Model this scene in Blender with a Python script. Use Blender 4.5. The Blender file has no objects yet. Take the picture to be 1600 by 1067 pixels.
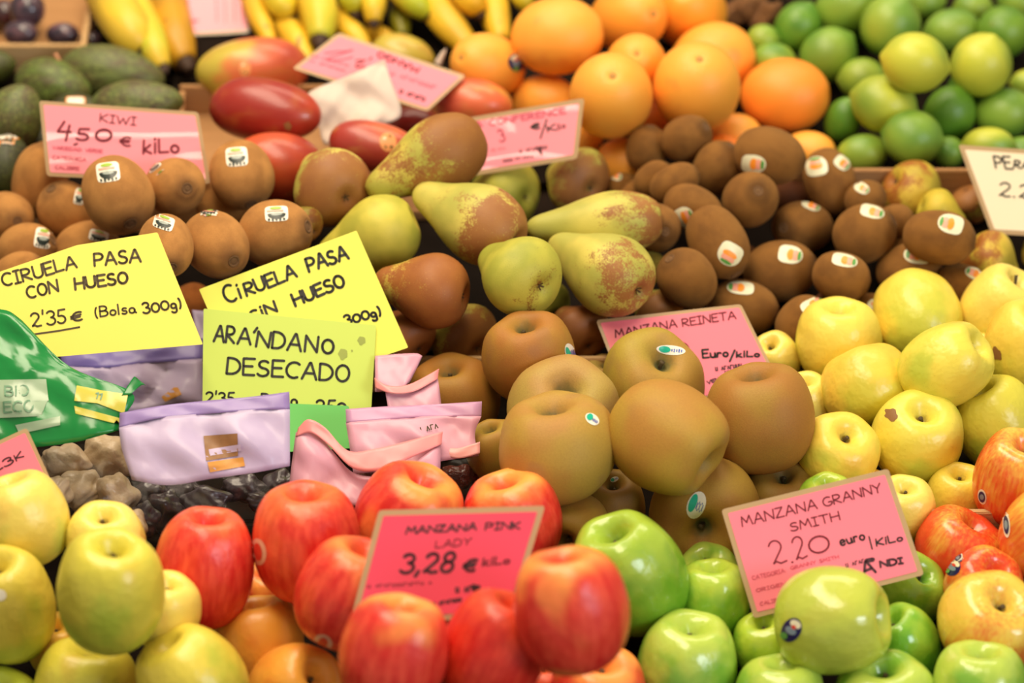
import bpy, bmesh, math, random
import numpy as np
from mathutils import Vector, Matrix
from mathutils.bvhtree import BVHTree
PI = math.pi
sc = bpy.context.scene
COL = sc.collection
rnd = random.Random(7)

# ------------------------------------------------------------------ camera, light, exposure
W, H, F = 1600.0, 1067.0, 5090.0
TH, SL, D = math.radians(28), math.radians(12), 2.75      # camera pitch, slope of the stall, distance
PHI = TH + SL
cam_d = bpy.data.cameras.new('camera'); cam = bpy.data.objects.new('camera', cam_d); COL.objects.link(cam)
CAM = Matrix(((1, 0, 0, 0), (0, math.sin(TH), -math.cos(TH), -D*math.cos(TH)),
              (0, math.cos(TH), math.sin(TH), D*math.sin(TH)), (0, 0, 0, 1)))
cam.matrix_world = CAM
cam_d.sensor_width = 36; cam_d.lens = F/W*36; cam_d.clip_start = .05; cam_d.clip_end = 50
cam_d.dof.use_dof = True; cam_d.dof.focus_distance = 2.55; cam_d.dof.aperture_fstop = 3.5
sc.camera = cam
w = bpy.data.worlds.new('world'); sc.world = w; w.use_nodes = True
w.node_tree.nodes['Background'].inputs[0].default_value = (1.0, .86, .68, 1)
w.node_tree.nodes['Background'].inputs[1].default_value = .31
def area(name, loc, target, sx, sy, power, color):
    l = bpy.data.lights.new(name, 'AREA'); l.shape = 'RECTANGLE'; l.size = sx; l.size_y = sy
    l.energy = power; l.color = color
    o = bpy.data.objects.new(name, l); COL.objects.link(o); o.location = loc
    o.rotation_euler = (Vector(target)-Vector(loc)).to_track_quat('-Z', 'Y').to_euler()
    return o
area('stall_lamp', (-.35, -.15, 1.75), (0, 0, 0), 2.0, .6, 31, (1.0, .84, .62))
area('stall_lamp_back', (.3, .95, 1.9), (0, .3, 0), 1.6, .6, 14, (1.0, .84, .62))
area('daylight_opening', (2.3, -2.6, 1.5), (0, 0, 0), 1.0, 1.0, 34, (.80, .90, 1.0))
sc.view_settings.view_transform = 'Standard'; sc.view_settings.look = 'None'
sc.view_settings.gamma = 1; sc.view_settings.use_curve_mapping = False
sc.view_settings.exposure = 0.36

# ------------------------------------------------------------------ colour and material helpers
def lin(c): return c/12.92 if c <= .04045 else ((c+.055)/1.055)**2.4
def hx(s, a=1.0): return tuple(lin(int(s[i:i+2], 16)/255) for i in (0, 2, 4)) + (a,)

class NB:
    """small node builder around one Principled shader"""
    def __init__(s, name, rough=.5, spec=.5):
        s.m = bpy.data.materials.new(name); s.m.use_nodes = True
        s.t = s.m.node_tree; s.p = s.t.nodes['Principled BSDF']
        s.p.inputs['Roughness'].default_value = rough
        s.p.inputs['Specular IOR Level'].default_value = spec
        tc = s.t.nodes.new('ShaderNodeTexCoord'); oi = s.t.nodes.new('ShaderNodeObjectInfo'); s.oi = oi
        s.raw = tc.outputs['Object']; s.uv = tc.outputs['UV']
        m = s.t.nodes.new('ShaderNodeVectorMath'); m.operation = 'MULTIPLY_ADD'
        s.lk(oi.outputs['Random'], m.inputs[0]); m.inputs[1].default_value = (37, 23, 51); s.lk(s.raw, m.inputs[2])
        s.co = m.outputs[0]
    def lk(s, a, b): s.t.links.new(a, b)
    def sv(s, sock, v):
        if hasattr(v, 'is_linked') or hasattr(v, 'links'): s.lk(v, sock)
        else: sock.default_value = v
    def scale(s, co, v):
        n = s.t.nodes.new('ShaderNodeVectorMath'); n.operation = 'MULTIPLY'; s.lk(co, n.inputs[0]); n.inputs[1].default_value = v
        return n.outputs[0]
    def noise(s, sc_, det=2, co=None, rough=.5, dist=0):
        n = s.t.nodes.new('ShaderNodeTexNoise'); n.inputs['Scale'].default_value = sc_
        n.inputs['Detail'].default_value = det; n.inputs['Roughness'].default_value = rough
        n.inputs['Distortion'].default_value = dist
        s.lk(co or s.co, n.inputs['Vector']); return n.outputs[0]
    def voro(s, sc_, co=None):
        n = s.t.nodes.new('ShaderNodeTexVoronoi'); n.inputs['Scale'].default_value = sc_
        s.lk(co or s.co, n.inputs['Vector']); return n.outputs['Distance']
    def sep(s, co=None):
        n = s.t.nodes.new('ShaderNodeSeparateXYZ'); s.lk(co or s.raw, n.inputs[0]); return n.outputs
    def mth(s, op, a, b=0.0, c=None, clamp=False):
        n = s.t.nodes.new('ShaderNodeMath'); n.operation = op; n.use_clamp = clamp
        s.sv(n.inputs[0], a); s.sv(n.inputs[1], b)
        if c is not None: s.sv(n.inputs[2], c)
        return n.outputs[0]
    def rng(s, v, a, b, lo=0.0, hi=1.0):
        n = s.t.nodes.new('ShaderNodeMapRange'); n.interpolation_type = 'SMOOTHSTEP'; s.lk(v, n.inputs[0])
        n.inputs[1].default_value = a; n.inputs[2].default_value = b; n.inputs[3].default_value = lo; n.inputs[4].default_value = hi
        return n.outputs[0]
    def mix(s, f, a, b, mode='MIX'):
        n = s.t.nodes.new('ShaderNodeMix'); n.data_type = 'RGBA'; n.blend_type = mode
        s.sv(n.inputs[0], f); s.sv(n.inputs[6], a); s.sv(n.inputs[7], b); return n.outputs[2]
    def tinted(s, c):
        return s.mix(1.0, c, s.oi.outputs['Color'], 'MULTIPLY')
    def col(s, c): s.lk(c, s.p.inputs['Base Color']); return s
    def bump(s, h, st=.2, dist=.1):
        n = s.t.nodes.new('ShaderNodeBump'); n.inputs['Strength'].default_value = st; n.inputs['Distance'].default_value = dist
        s.lk(h, n.inputs['Height']); s.lk(n.outputs[0], s.p.inputs['Normal']); return s
    def inp(s, k, v): s.p.inputs[k].default_value = v; return s
    def cavity(s, c, dark, r0=.0, r1=.26, top=True):
        x, y, z = s.sep()
        r = s.mth('SQRT', s.mth('ADD', s.mth('MULTIPLY', x, x), s.mth('MULTIPLY', y, y)))
        r = s.mth('ADD', r, s.mth('MULTIPLY', s.mth('SUBTRACT', s.noise(6), .5), .2))
        f = s.rng(r, r0, r1, 1, 0)
        if top: f = s.mth('MULTIPLY', f, s.rng(z, 0, .2))
        return s.mix(f, c, dark)

def plain(name, hexc, rough=.5, spec=.5, var=.0, nsc=8, bump=0, coat=0, **kw):
    n = NB(name, rough, spec)
    c = hx(hexc)
    if var:
        k = tuple(x*(1-var) for x in c[:3]) + (1,); n.col(n.mix(n.noise(nsc, 4), c, k))
    else: n.inp('Base Color', c)
    if bump: n.bump(n.noise(nsc*3, 4), bump)
    if coat: n.inp('Coat Weight', coat); n.inp('Coat Roughness', .08)
    for k, v in kw.items(): n.inp(k.replace('_', ' '), v)
    return n.m

M = {}
def mk():
    # golden apples: yellow over green, fine brown specks, coloured by the object's own tint
    n = NB('golden_apple_skin', .36)
    z = n.sep()[2]
    g = n.rng(n.mth('ADD', n.noise(1.1, 2), n.mth('MULTIPLY', z, .22)), .28, .56)
    c = n.mix(g, hx('CCCE58'), hx('F3DA66'))
    c = n.mix(n.rng(n.noise(.9, 1, n.scale(n.co, (1, 1.3, .8))), .60, .78, 0, .35), c, hx('F2A94C'))
    c = n.tinted(c); c = n.mix(n.rng(n.voro(11), .05, .09, .55, 0), c, hx('8A6A2C'))
    c = n.cavity(c, hx('8F7A34'), .02, .2)
    n.col(c).bump(n.noise(3, 2), .06); n.inp('Coat Weight', .15); n.inp('Coat Roughness', .3); n.inp('Subsurface Weight', .0); M['golden'] = n.m
    # red apples: red flanks, orange yellow round the stem
    n = NB('red_apple_skin', .36)
    z = n.sep()[2]
    base = n.mix(n.rng(n.noise(2.2, 3, n.scale(n.co, (3, 3, .7))), .3, .75), hx('D92A22'), hx('F0523A'))
    top = n.rng(n.mth('ADD', z, n.mth('MULTIPLY', n.mth('SUBTRACT', n.noise(1.2, 1), .5), 1.3)), .45, 1.02)
    top = n.mth('MULTIPLY', top, n.oi.outputs['Alpha'])
    c = n.mix(top, base, hx('FFA94C'))
    side = n.mth('MULTIPLY', n.rng(n.noise(.85, 1), .56, .72), .5)
    c = n.mix(n.mth('MULTIPLY', side, n.oi.outputs['Alpha']), c, hx('FFB056'))
    ye = n.mth('MULTIPLY', n.mth('SUBTRACT', n.oi.outputs['Alpha'], 1.0, clamp=True), n.rng(n.noise(1.0, 2), .25, .6, .8, 1.3), clamp=True)
    c = n.mix(ye, c, hx('F0B450'))
    c = n.tinted(c); c = n.mix(n.rng(n.voro(12), .04, .08, .35, 0), c, hx('F7B98A'))
    c = n.cavity(c, hx('A8743A'), 0, .17)
    n.col(c).bump(n.noise(3, 2), .05); n.inp('Coat Weight', .1); n.inp('Coat Roughness', .3); M['red'] = n.m
    # green apples
    n = NB('green_apple_skin', .25)
    z = n.sep()[2]
    g = n.rng(n.mth('ADD', n.noise(1.2, 2), n.mth('MULTIPLY', z, .25)), .42, .75)
    c = n.mix(g, hx('7DB238'), hx('B9D053'))
    c = n.mix(n.rng(n.noise(.8, 1), .66, .8, 0, .4), c, hx('B08A55'))
    c = n.mix(n.mth('SUBTRACT', n.oi.outputs['Alpha'], 1.0, clamp=True), c, hx('C6D062'))
    c = n.tinted(c); c = n.mix(n.rng(n.voro(10), .04, .09, .6, 0), c, hx('D6E08C'))
    c = n.cavity(c, hx('5E8A3A'), 0, .2)
    n.col(c).bump(n.noise(3, 2), .05); n.inp('Coat Weight', .35); n.inp('Coat Roughness', .12); M['green'] = n.m
    # russet apples: dull ochre brown, fine grain, greener cheek
    n = NB('russet_apple_skin', .55, .3)
    g = n.rng(n.noise(.9, 2), .38, .66)
    c = n.mix(g, hx('B48C4C'), hx('B49C4C'))
    c = n.mix(n.rng(n.noise(38, 4), .35, .75, 0, .25), c, hx('8E6A38'))
    c = n.mix(n.rng(n.noise(1.4, 1), .6, .75, 0, .4), c, hx('9C7A5A'))
    c = n.tinted(c); c = n.mix(n.rng(n.voro(13), .05, .08, .5, 0), c, hx('6E5230'))
    c = n.cavity(c, hx('66663E'), .04, .30)
    n.col(c).bump(n.noise(45, 3), .10); M['russet'] = n.m
    # bicolour apples: red stripes over yellow
    n = NB('striped_apple_skin', .25)
    st = n.noise(3.0, 4, n.scale(n.co, (4, 4, .5)))
    big = n.noise(.8, 1)
    f = n.mth('ADD', n.mth('MULTIPLY', st, .35), n.mth('ADD', n.mth('MULTIPLY', big, .8), n.mth('MULTIPLY', n.sep()[2], -.12)))
    f = n.rng(n.mth('ADD', f, n.mth('MULTIPLY', n.mth('SUBTRACT', n.oi.outputs['Alpha'], 1.0), .30)), .48, .85)
    c = n.mix(f, hx('EEC850'), hx('E24A26'))
    c = n.tinted(c); c = n.mix(n.rng(n.voro(11), .04, .07, .4, 0), c, hx('F8D090'))
    c = n.cavity(c, hx('8A8A3A'), 0, .2)
    n.col(c).bump(n.noise(3, 2), .05); n.inp('Coat Weight', .3); n.inp('Coat Roughness', .15); M['striped'] = n.m
    # kiwi fur
    n = NB('kiwi_skin', .75, .25)
    z = n.sep()[2]
    c = n.mix(n.rng(n.noise(1.5, 2), .35, .7), hx('CA8E4C'), hx('AE773E'))
    c = n.mix(n.rng(n.noise(70, 3), .35, .7, 0, .38), c, hx('5A3E1C'))
    c = n.mix(n.mth('MULTIPLY', n.rng(z, .82, 1.0), .5), c, hx('5A3A22'))
    n.col(n.tinted(c)).bump(n.noise(95, 3), .35, .05)
    n.inp('Sheen Weight', .25); n.inp('Sheen Roughness', .5); n.inp('Sheen Tint', hx('D8A86A')); M['kiwi'] = n.m
    # conference pears: yellow green with russet, alpha of the object sets how much russet
    n = NB('pear_skin', .5, .35)
    z = n.sep()[2]
    c = n.mix(n.rng(n.noise(1.0, 2), .35, .65), hx('B0AC4E'), hx('D2C45E'))
    f = n.mth('ADD', n.noise(1.2, 8, rough=.70), n.mth('MULTIPLY', n.noise(24, 3), .34))
    f = n.mth('ADD', f, n.mth('MULTIPLY', n.rng(z, -1.0, .8, 1, 0), .28))
    f = n.mth('ADD', f, n.mth('MULTIPLY', n.mth('SUBTRACT', n.oi.outputs['Alpha'], .5), .75))
    f2 = n.rng(f, .82, .96)
    c = n.mix(f2, c, n.mix(n.noise(2, 2), hx('A9743A'), hx('8F5A34')))
    c = n.mix(n.rng(n.voro(24), .10, .17, .45, 0), c, hx('8E7A36'))
    c = n.mix(n.mth('MULTIPLY', f2, n.rng(n.voro(9), .05, .11, .6, 0)), c, hx('DDB860'))
    n.col(n.tinted(c)).bump(n.noise(30, 3), .08); M['pear'] = n.m
    # citrus
    n = NB('orange_peel', .42)
    c = n.mix(n.noise(1.2, 2), hx('FFA236'), hx('FFB84A'))
    c = n.mix(n.rng(n.noise(1.6, 1), .62, .75, 0, .3), c, hx('E8803A'))
    n.col(n.tinted(c)).bump(n.voro(26), .12, .04); M['orange'] = n.m
    n = NB('lime_peel', .34)
    c = n.mix(n.rng(n.noise(.8, 1), .3, .7), hx('5C8C32'), hx('7FA63C'))
    c = n.mix(n.mth('MULTIPLY', n.rng(n.noise(.6, 0), .15, .85), n.oi.outputs['Alpha'], clamp=True), c, hx('C8CB42'))
    c = n.mix(n.rng(n.noise(2.4, 1), .72, .82, 0, .35), c, hx('A8904A'))
    n.col(n.tinted(c)).bump(n.voro(20), .10, .04); M['lime'] = n.m
    # mango: red cheek fading to green gold, alpha sets the red
    n = NB('mango_skin', .34)
    f = n.mth('ADD', n.noise(.8, 2), n.mth('MULTIPLY', n.sep()[2], -.25))
    f = n.mth('ADD', f, n.mth('MULTIPLY', n.mth('SUBTRACT', n.oi.outputs['Alpha'], .5), .8))
    c = n.mix(n.rng(f, .34, .56), hx('C2AC40'), hx('DE6A40'))
    c = n.mix(n.rng(f, .55, 1.0), c, hx('A8392E'))
    c = n.mix(n.rng(n.noise(1.8, 3), .5, .75, 0, .5), c, hx('C08040'))
    c = n.mix(n.rng(n.voro(14), .05, .1, .5, 0), c, hx('E0A050'))
    n.col(n.tinted(c)).bump(n.noise(20, 2), .04); n.inp('Coat Weight', .15); M['mango'] = n.m
    n = NB('avocado_skin', .5)
    v = n.voro(16)
    c = n.mix(n.rng(n.noise(2.2, 3), .35, .7), hx('74843A'), hx('6A5736'))
    c = n.mix(n.rng(v, .15, .5, .0, .6), c, hx('3A3A22'))
    c = n.mix(n.rng(n.noise(9, 3), .5, .7, 0, .6), c, hx('8A9048'))
    n.col(n.tinted(c)).bump(v, -1.0, .2); M['avocado'] = n.m
    n = NB('plum_skin', .3)
    c = n.mix(n.rng(n.noise(1.4, 3), .4, .7), hx('352A38'), hx('6B4A52'))
    n.col(n.tinted(c)); n.inp('Coat Weight', .4); M['plum'] = n.m
    n = NB('banana_skin', .42)
    c = n.mix(n.rng(n.noise(14, 2), .35, .65), hx('F0C838'), hx('D9B53A'))
    c = n.mix(n.rng(n.noise(9, 1), .55, .75, 0, .8), c, hx('B5C23A'))
    c = n.mix(n.rng(n.noise(60, 2), .68, .74, 0, .7), c, hx('8A5E2A'))
    n.col(n.tinted(c)); M['banana'] = n.m
    M['banana_tip'] = plain('banana_tip', '4A3222', .7, var=.4, nsc=80)
    M['stem'] = plain('fruit_stem', '5A4A2C', .8, var=.4, nsc=10)
    M['calyx'] = plain('dry_calyx', '5A4428', .9, var=.4, nsc=10)
    M['kiwi_end'] = plain('kiwi_end', '86603A', .9, var=.5, nsc=14, bump=.3)
    M['twig'] = plain('avocado_stalk', 'C98A62', .7, var=.3, nsc=30)
    M['prune'] = plain('prune_skin', '41323C', .3, var=.5, nsc=2, bump=.12, coat=.5)
    M['cranberry'] = plain('cranberry_skin', '8E3A2C', .3, var=.5, nsc=3, bump=.5, coat=.4)
    M['fig'] = plain('dried_fig_skin', 'D6BC98', .5, var=.3, nsc=2, bump=.12, coat=.3)
    M['root'] = plain('root_skin', 'A8713E', .8, var=.6, nsc=3, bump=.6)
    for k, c in dict(white='F4EDDA', cream='E9E6C4', orange='FF9A2E', pinkish='F6A890', green='5C9E4C', lime='9CBF3C', dark='1E2A24',
                     teal='12B594', blue='4A63B8', navy='1E1C56', grey='9AA39A', red='D8402E', palepink='E7B095', mangosk='F2A060', olive='6E5A20', bluegrey='7D93A0').items():
        M['s_'+k] = plain('sticker_'+k, c, .35)
    M['pink'] = plain('pink_card_paper', 'FF7E90', .5, var=.04, nsc=20, coat=.8)
    M['pinkhot'] = plain('hot_pink_card_paper', 'F2405F', .5, var=.05, nsc=20, coat=.8)
    n = NB('pale_pink_card_paper', .5); n.inp('Base Color', hx('FF94A0')); n.inp('Coat Weight', 1.0); n.inp('Coat Roughness', .12)
    b_ = n.t.nodes.new('ShaderNodeBump'); b_.inputs['Strength'].default_value = .8; b_.inputs['Distance'].default_value = .006
    w_ = n.mth('POWER', n.mth('SUBTRACT', 1.0, n.mth('ABSOLUTE', n.mth('SUBTRACT', n.noise(14, 1, n.scale(n.co, (.5, 1, 1.6)), dist=.6), .5))), 14)
    n.lk(w_, b_.inputs['Height']); n.lk(b_.outputs[0], n.p.inputs['Coat Normal']); M['pinkpale'] = n.m
    M['s_scar'] = plain('brown_blemish', '9A6A34', .6, var=.4, nsc=60); M['odisc'] = plain('orange_stem_button', 'B8843C', .7)
    M['laminate'] = plain('laminate_film_edge', 'C9A87C', .2, coat=.8, Alpha=.8)
    M['whitecard'] = plain('white_card_paper', 'F6E3C0', .5, coat=.5)
    M['yellow'] = plain('yellow_card_paper', 'F4E86C', .75, .2, var=.03, nsc=30)
    M['yellow2'] = plain('lemon_card_paper', 'EAE966', .75, .2, var=.03, nsc=30)
    M['limecard'] = plain('lime_card_paper', 'CBDF6A', .7, .2, var=.04, nsc=30)
    M['greencard'] = plain('green_card_paper', '6DC065', .7, .2, var=.05, nsc=20)
    M['stain'] = plain('grease_stain', 'A3B04C', .6, var=.3, nsc=60)
    M['ink'] = plain('black_marker_ink', '1D1A14', .6)
    M['inkbrown'] = plain('brown_marker_ink', '4A3A1C', .6)
    M['inkred'] = plain('dark_red_marker_ink', '7C1428', .6)
    M['inkprint'] = plain('dark_red_printed_ink', '741626', .6)
    M['inkfaint'] = plain('faint_red_printed_ink', 'CE465E', .6)
    M['inkstamp'] = plain('dark_stamp_ink', '4A1F2A', .6)
    M['lilac'] = film('lilac_bag_film', 'D2C0E4', .85)
    M['violet'] = film('violet_bag_seal', 'A48CCB', .9)
    M['deepviolet'] = film('deep_violet_bag_seal', '8474C0', .95)
    M['pinkfilm'] = film('pink_bag_film', 'F0AFC4', .85)
    M['pinkseal'] = film('rose_bag_seal', 'FF9C9C', .95)
    M['pinkseal2'] = film('pale_rose_bag_seal', 'FFB4B0', .92)
    M['mauve'] = film('mauve_bag_film', 'DCA4CC', .85)
    M['clear'] = film('clear_bag_film', '4A4034', .10, .10)
    M['greenbag'] = film('green_bag_film', '148A3E', .97, .2, 'light')
    M['bagprint'] = film('pale_bag_print', 'A9C2A0', .9, .25)
    M['bagyellow'] = film('yellow_bag_print', 'D9CF50', .95, .25)
    M['brownprint'] = plain('brown_bag_print', 'A8794C', .5, var=.5, nsc=120)
    M['goldprint'] = plain('golden_bag_print', 'D9963C', .45, var=.2, nsc=100)
    M['bagletter'] = plain('bag_print_letters', '6F9A78', .5)
    M['tissue'] = plain('white_wrapping_paper', 'DCC8B8', .6, var=.12, nsc=25)
    M['wood'] = woody('pale_wood', 'D9B583', 'B98F5C')
    M['card'] = woody('brown_cardboard', 'B98A5A', 'A2764A')
    M['darkwood'] = woody('dark_stall_board', '2E2118', '1E150E', .1)
    M['darktray'] = woody('gap_shade_tray', '1E150E', '140E0A', .08)  # near-black colour stands in for the shade in gaps between fruit

def film(name, hexc, alpha, rough=.42, kind=None):
    n = NB(name, rough)
    c = hx(hexc); k = tuple(x*.82 for x in c[:3])+(1,)
    n.col(n.mix(n.noise(22, 3), c, k)); n.inp('Alpha', alpha)
    n.bump(n.noise(14, 2, dist=1.0), .22 if kind is None else .35, .012)
    n.inp('Coat Weight', .22 if alpha > .5 else .35); n.inp('Coat Roughness', .2)
    if kind: n.inp('Coat Weight', .32)
    if alpha > .5: n.inp('Transmission Weight', 0)
    return n.m
def woody(name, a, b, spec=.3):
    n = NB(name, .8, spec)
    n.col(n.mix(n.noise(8, 4, n.scale(n.co, (2, 12, 12))), hx(a), hx(b))).bump(n.noise(60, 3, n.scale(n.co, (1, 8, 8))), .15, .01)
    return n.m
mk()

# ------------------------------------------------------------------ object helpers
def link(name, me, parent=None, mat=None):
    o = bpy.data.objects.new(name, me); COL.objects.link(o)
    if mat is not None and me is not None and not me.materials: me.materials.append(mat)
    if parent: o.parent = parent
    return o
def tag(o, label, cat, group=None):
    o['label'] = label; o['category'] = cat
    if group: o['group'] = group
    return o
def pymesh(name, vs, fs, smooth=True):
    me = bpy.data.meshes.new(name); me.from_pydata([tuple(v) for v in vs], [], fs)
    if smooth: me.polygons.foreach_set('use_smooth', [True]*len(me.polygons))
    me.update(); return me
def crom(pts, n):
    """open Catmull-Rom through numpy points, n samples per span"""
    P = [np.array(p, float) for p in pts]; P = [2*P[0]-P[1]] + P + [2*P[-1]-P[-2]]
    out = []
    for i in range(1, len(P)-2):
        for k in range(n):
            t = k/n; a, b, c, d = P[i-1], P[i], P[i+1], P[i+2]
            out.append(.5*((2*b)+(c-a)*t+(2*a-5*b+4*c-d)*t*t+(3*b-a-3*c+d)*t**3))
    out.append(P[-2]); return out
def lathe(name, prof, seg=40, n=3, warp=None, smooth_prof=True):
    pr = crom(prof, n) if smooth_prof else [np.array(p, float) for p in prof]
    vs, fs = [], []
    vs.append((0, 0, pr[0][1]))
    for r, z in pr[1:-1]:
        for k in range(seg):
            a = 2*PI*k/seg; vs.append((max(r, .001)*math.cos(a), max(r, .001)*math.sin(a), z))
    vs.append((0, 0, pr[-1][1])); m = len(pr)-2
    for k in range(seg):
        fs.append((0, 1+k, 1+(k+1) % seg))
        for i in range(m-1):
            a, b = 1+i*seg+k, 1+i*seg+(k+1) % seg; fs.append((a, a+seg, b+seg, b))
        fs.append((1+(m-1)*seg+k, len(vs)-1, 1+(m-1)*seg+(k+1) % seg))
    if warp: vs = [warp(*v) for v in vs]
    return pymesh(name, vs, fs)
def tube(pts, rad, seg=8):
    """closed tube along 3-D points with radius per point"""
    vs, fs = [], []; P = [np.array(p, float) for p in pts]; up = np.array((.13, .31, .94))
    for i, p in enumerate(P):
        d = P[min(i+1, len(P)-1)]-P[max(i-1, 0)]; d /= np.linalg.norm(d)+1e-12
        x = np.cross(up, d); x /= np.linalg.norm(x)+1e-12; y = np.cross(d, x)
        for k in range(seg):
            a = 2*PI*k/seg; vs.append(p+rad[i]*(math.cos(a)*x+math.sin(a)*y))
    n = len(P)
    for i in range(n-1):
        for k in range(seg):
            a, b = i*seg+k, i*seg+(k+1) % seg; fs.append((a, b, b+seg, a+seg))
    fs.append(tuple(range(seg))[::-1]); fs.append(tuple((n-1)*seg+k for k in range(seg)))
    return vs, fs

# ------------------------------------------------------------------ fruit meshes (unit size, stem or calyx along +Z)
APPLE = [(0, .46), (.07, .49), (.16, .62), (.28, .77), (.45, .85), (.68, .78), (.88, .53), (.99, .14), (.985, -.2), (.87, -.54), (.67, -.77), (.46, -.87), (.3, -.865), (.17, -.80), (0, -.76)]
def apple_mesh(seed, lobes, asym, name='apple_body'):
    r = random.Random(seed); ph = r.random()*6; p2 = r.random()*6; p3 = r.random()*6
    def wp(x, y, z):
        a = math.atan2(y, x); rr = math.hypot(x, y)
        k = 1 + lobes*math.cos(5*a+ph)*(.25+abs(z))*.5 + asym*.6*math.cos(2*a+p2)*.5 + asym*math.cos(a+p3)*(z)*.6
        return x*k, y*k, z*(1+asym*.9*math.cos(a+p2)*rr*(1 if z > 0 else .5)) + lobes*.8*math.cos(5*a+ph)*rr*rr*(1 if abs(z) > .4 else 0)*.5
    return lathe(name, APPLE, 44, 3, wp)
MESH = {}
for s_ in range(3):
    MESH['apple%d' % s_] = [apple_mesh(s_+1, .035, .05)]
    MESH['russet%d' % s_] = [apple_mesh(s_+11, .05, .11)]
    MESH['granny%d' % s_] = [apple_mesh(s_+21, .05, .07)]
def sup(p, zend=(), seg=36, n=26, warp=None, name='fruit_body'):
    prof = []
    for i in range(n+1):
        a = PI/2 - PI*i/n; c, s = math.cos(a), math.sin(a)
        prof.append((abs(c)**p if i not in (0, n) else 0, (abs(s)**p)*(1 if s > 0 else -1)))
    return lathe(name, prof, seg, 1, warp, smooth_prof=False)
def bumpy(amp, ph):
    def wp(x, y, z):
        k = 1+amp*math.sin(2.1*x+ph)*math.cos(1.7*y+ph*2)+amp*.7*math.sin(2.6*z+ph)
        return x*k, y*k, z
    return wp
def kiwi_warp(ph):
    b = bumpy(.03, ph)
    def wp(x, y, z):
        x, y, z = b(x, y, z); rr = math.hypot(x, y)
        if z > .6: z -= .07*math.exp(-(rr/.17)**2)-.045*math.exp(-((rr-.26)/.1)**2)
        return x, y, z
    return wp
MESH['kiwi0'] = [sup(.88, warp=kiwi_warp(.4), name='kiwi_body')]; MESH['kiwi1'] = [sup(.92, warp=kiwi_warp(2.2), name='kiwi_body')]
def nav(x, y, z):
    rr = math.hypot(x, y); k = 1+.012*math.sin(3*x+1)+.012*math.cos(2*y)
    if z > .7: z -= .05*math.exp(-(rr/.12)**2)
    return x*k, y*k, z
MESH['orange'] = [sup(1.0, warp=nav, name='orange_body', seg=44, n=32)]
def limew(x, y, z):
    rr = math.hypot(x, y)
    if abs(z) > .8: z += (1 if z > 0 else -1)*.09*math.exp(-(rr/.2)**2)
    k = 1+.015*math.sin(3*x+1); return x*k, y*k, z
MESH['lime'] = [sup(1.0, warp=limew, name='lime_body')]
MESH['plum'] = [sup(.96, warp=bumpy(.02, 1), name='plum_body')]
def mangow(x, y, z):
    k = 1-.10*z; return x*k+.10*(1-z*z)*(.5), y*k*.92, z
MESH['mango'] = [sup(.94, warp=mangow, name='mango_body')]
def avow(x, y, z):
    k = 1-.22*z*(1 if z > 0 else .3); n_ = .012*math.sin(14*x+3*z)*math.cos(13*y-2*z); return x*(k+n_), y*(k+n_), z
MESH['avocado'] = [sup(.95, warp=avow, seg=60, n=44, name='avocado_body')]
def lumpw(x, y, z):
    n_ = 1+.12*math.sin(5*x+1)*math.cos(4*y)+.10*math.sin(6*z+2*x)+.04*math.sin(13*y+9*z)
    return x*n_, y*n_*.85, z*n_
MESH['lump'] = [sup(.95, warp=lumpw, name='dried_body')]
PEAR = [(0, -.80), (.1, -.83), (.24, -.92), (.45, -.93), (.78, -.66), (.98, -.18), (.97, .25), (.80, .72), (.60, 1.12), (.47, 1.45), (.36, 1.72), (.22, 1.88), (.08, 1.93), (0, 1.90)]
def pearw(seed):
    r = random.Random(seed); p = r.random()*6; b = .12*(r.random()-.3)
    def wp(x, y, z):
        k = 1+.03*math.sin(2*x+p)+.025*math.cos(3*math.atan2(y, x)+p)
        return x*k+(b*max(z, 0)**2*.4), y*k, z
    return wp
for i in range(3): MESH['pear%d' % i] = [lathe('pear_body', PEAR, 44, 3, pearw(i+3))]
for k, v in MESH.items(): v.append(BVHTree.FromPolygons([x.co.copy() for x in v[0].vertices], [tuple(p.vertices) for p in v[0].polygons]))

# small fruit parts (unit fruit coordinates)
def stem_mesh(length=.42, lean=.18, r=.035, z0=.44):
    pts = crom([(0, 0, z0-.05), (lean*.2, .02, z0+length*.5), (lean, .03, z0+length)], 4)
    return pymesh('stem', *tube(pts, [r*(1+.5*(i/len(pts))**3) for i in range(len(pts))], 7))
STEM = stem_mesh(); STEM_S = stem_mesh(.2, .05, .04); PSTEM = stem_mesh(.42, .2, .06, 1.88)
def calyx_mesh(z, r=.13, sgn=-1, k=5, h=.09):
    vs, fs = [], []
    for i in range(k):
        a = 2*PI*i/k
        for da, rr, zz in ((-.45, .45, 0), (.45, .45, 0), (.25, 1, .7), (-.1, 1.25, 1.0), (-.3, .9, .5)):
            vs.append((math.cos(a+da)*r*rr, math.sin(a+da)*r*rr, z+sgn*h*zz))
        b = i*5; fs += [(b, b+1, b+2), (b, b+2, b+4), (b+4, b+2, b+3)]
    n = len(vs); vs.append((0, 0, z+sgn*.01)); 
    for i in range(k): fs.append((n, i*5, i*5+1)); fs.append((n, i*5+1, ((i+1) % k)*5))
    return pymesh('calyx', vs, fs, False)
CALYX = calyx_mesh(-.79, .11); PCALYX = calyx_mesh(-.81, .085)
KEND = lathe('calyx', [(0, 1.0), (.06, 1.01), (.12, .985), (.17, 1.02), (.2, .985), (.1, .93), (0, .92)], 16, 2)
ODISC = lathe('calyx', [(0, .975), (.05, .98), (.09, .965), (.05, .93), (0, .93)], 12, 2)

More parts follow.
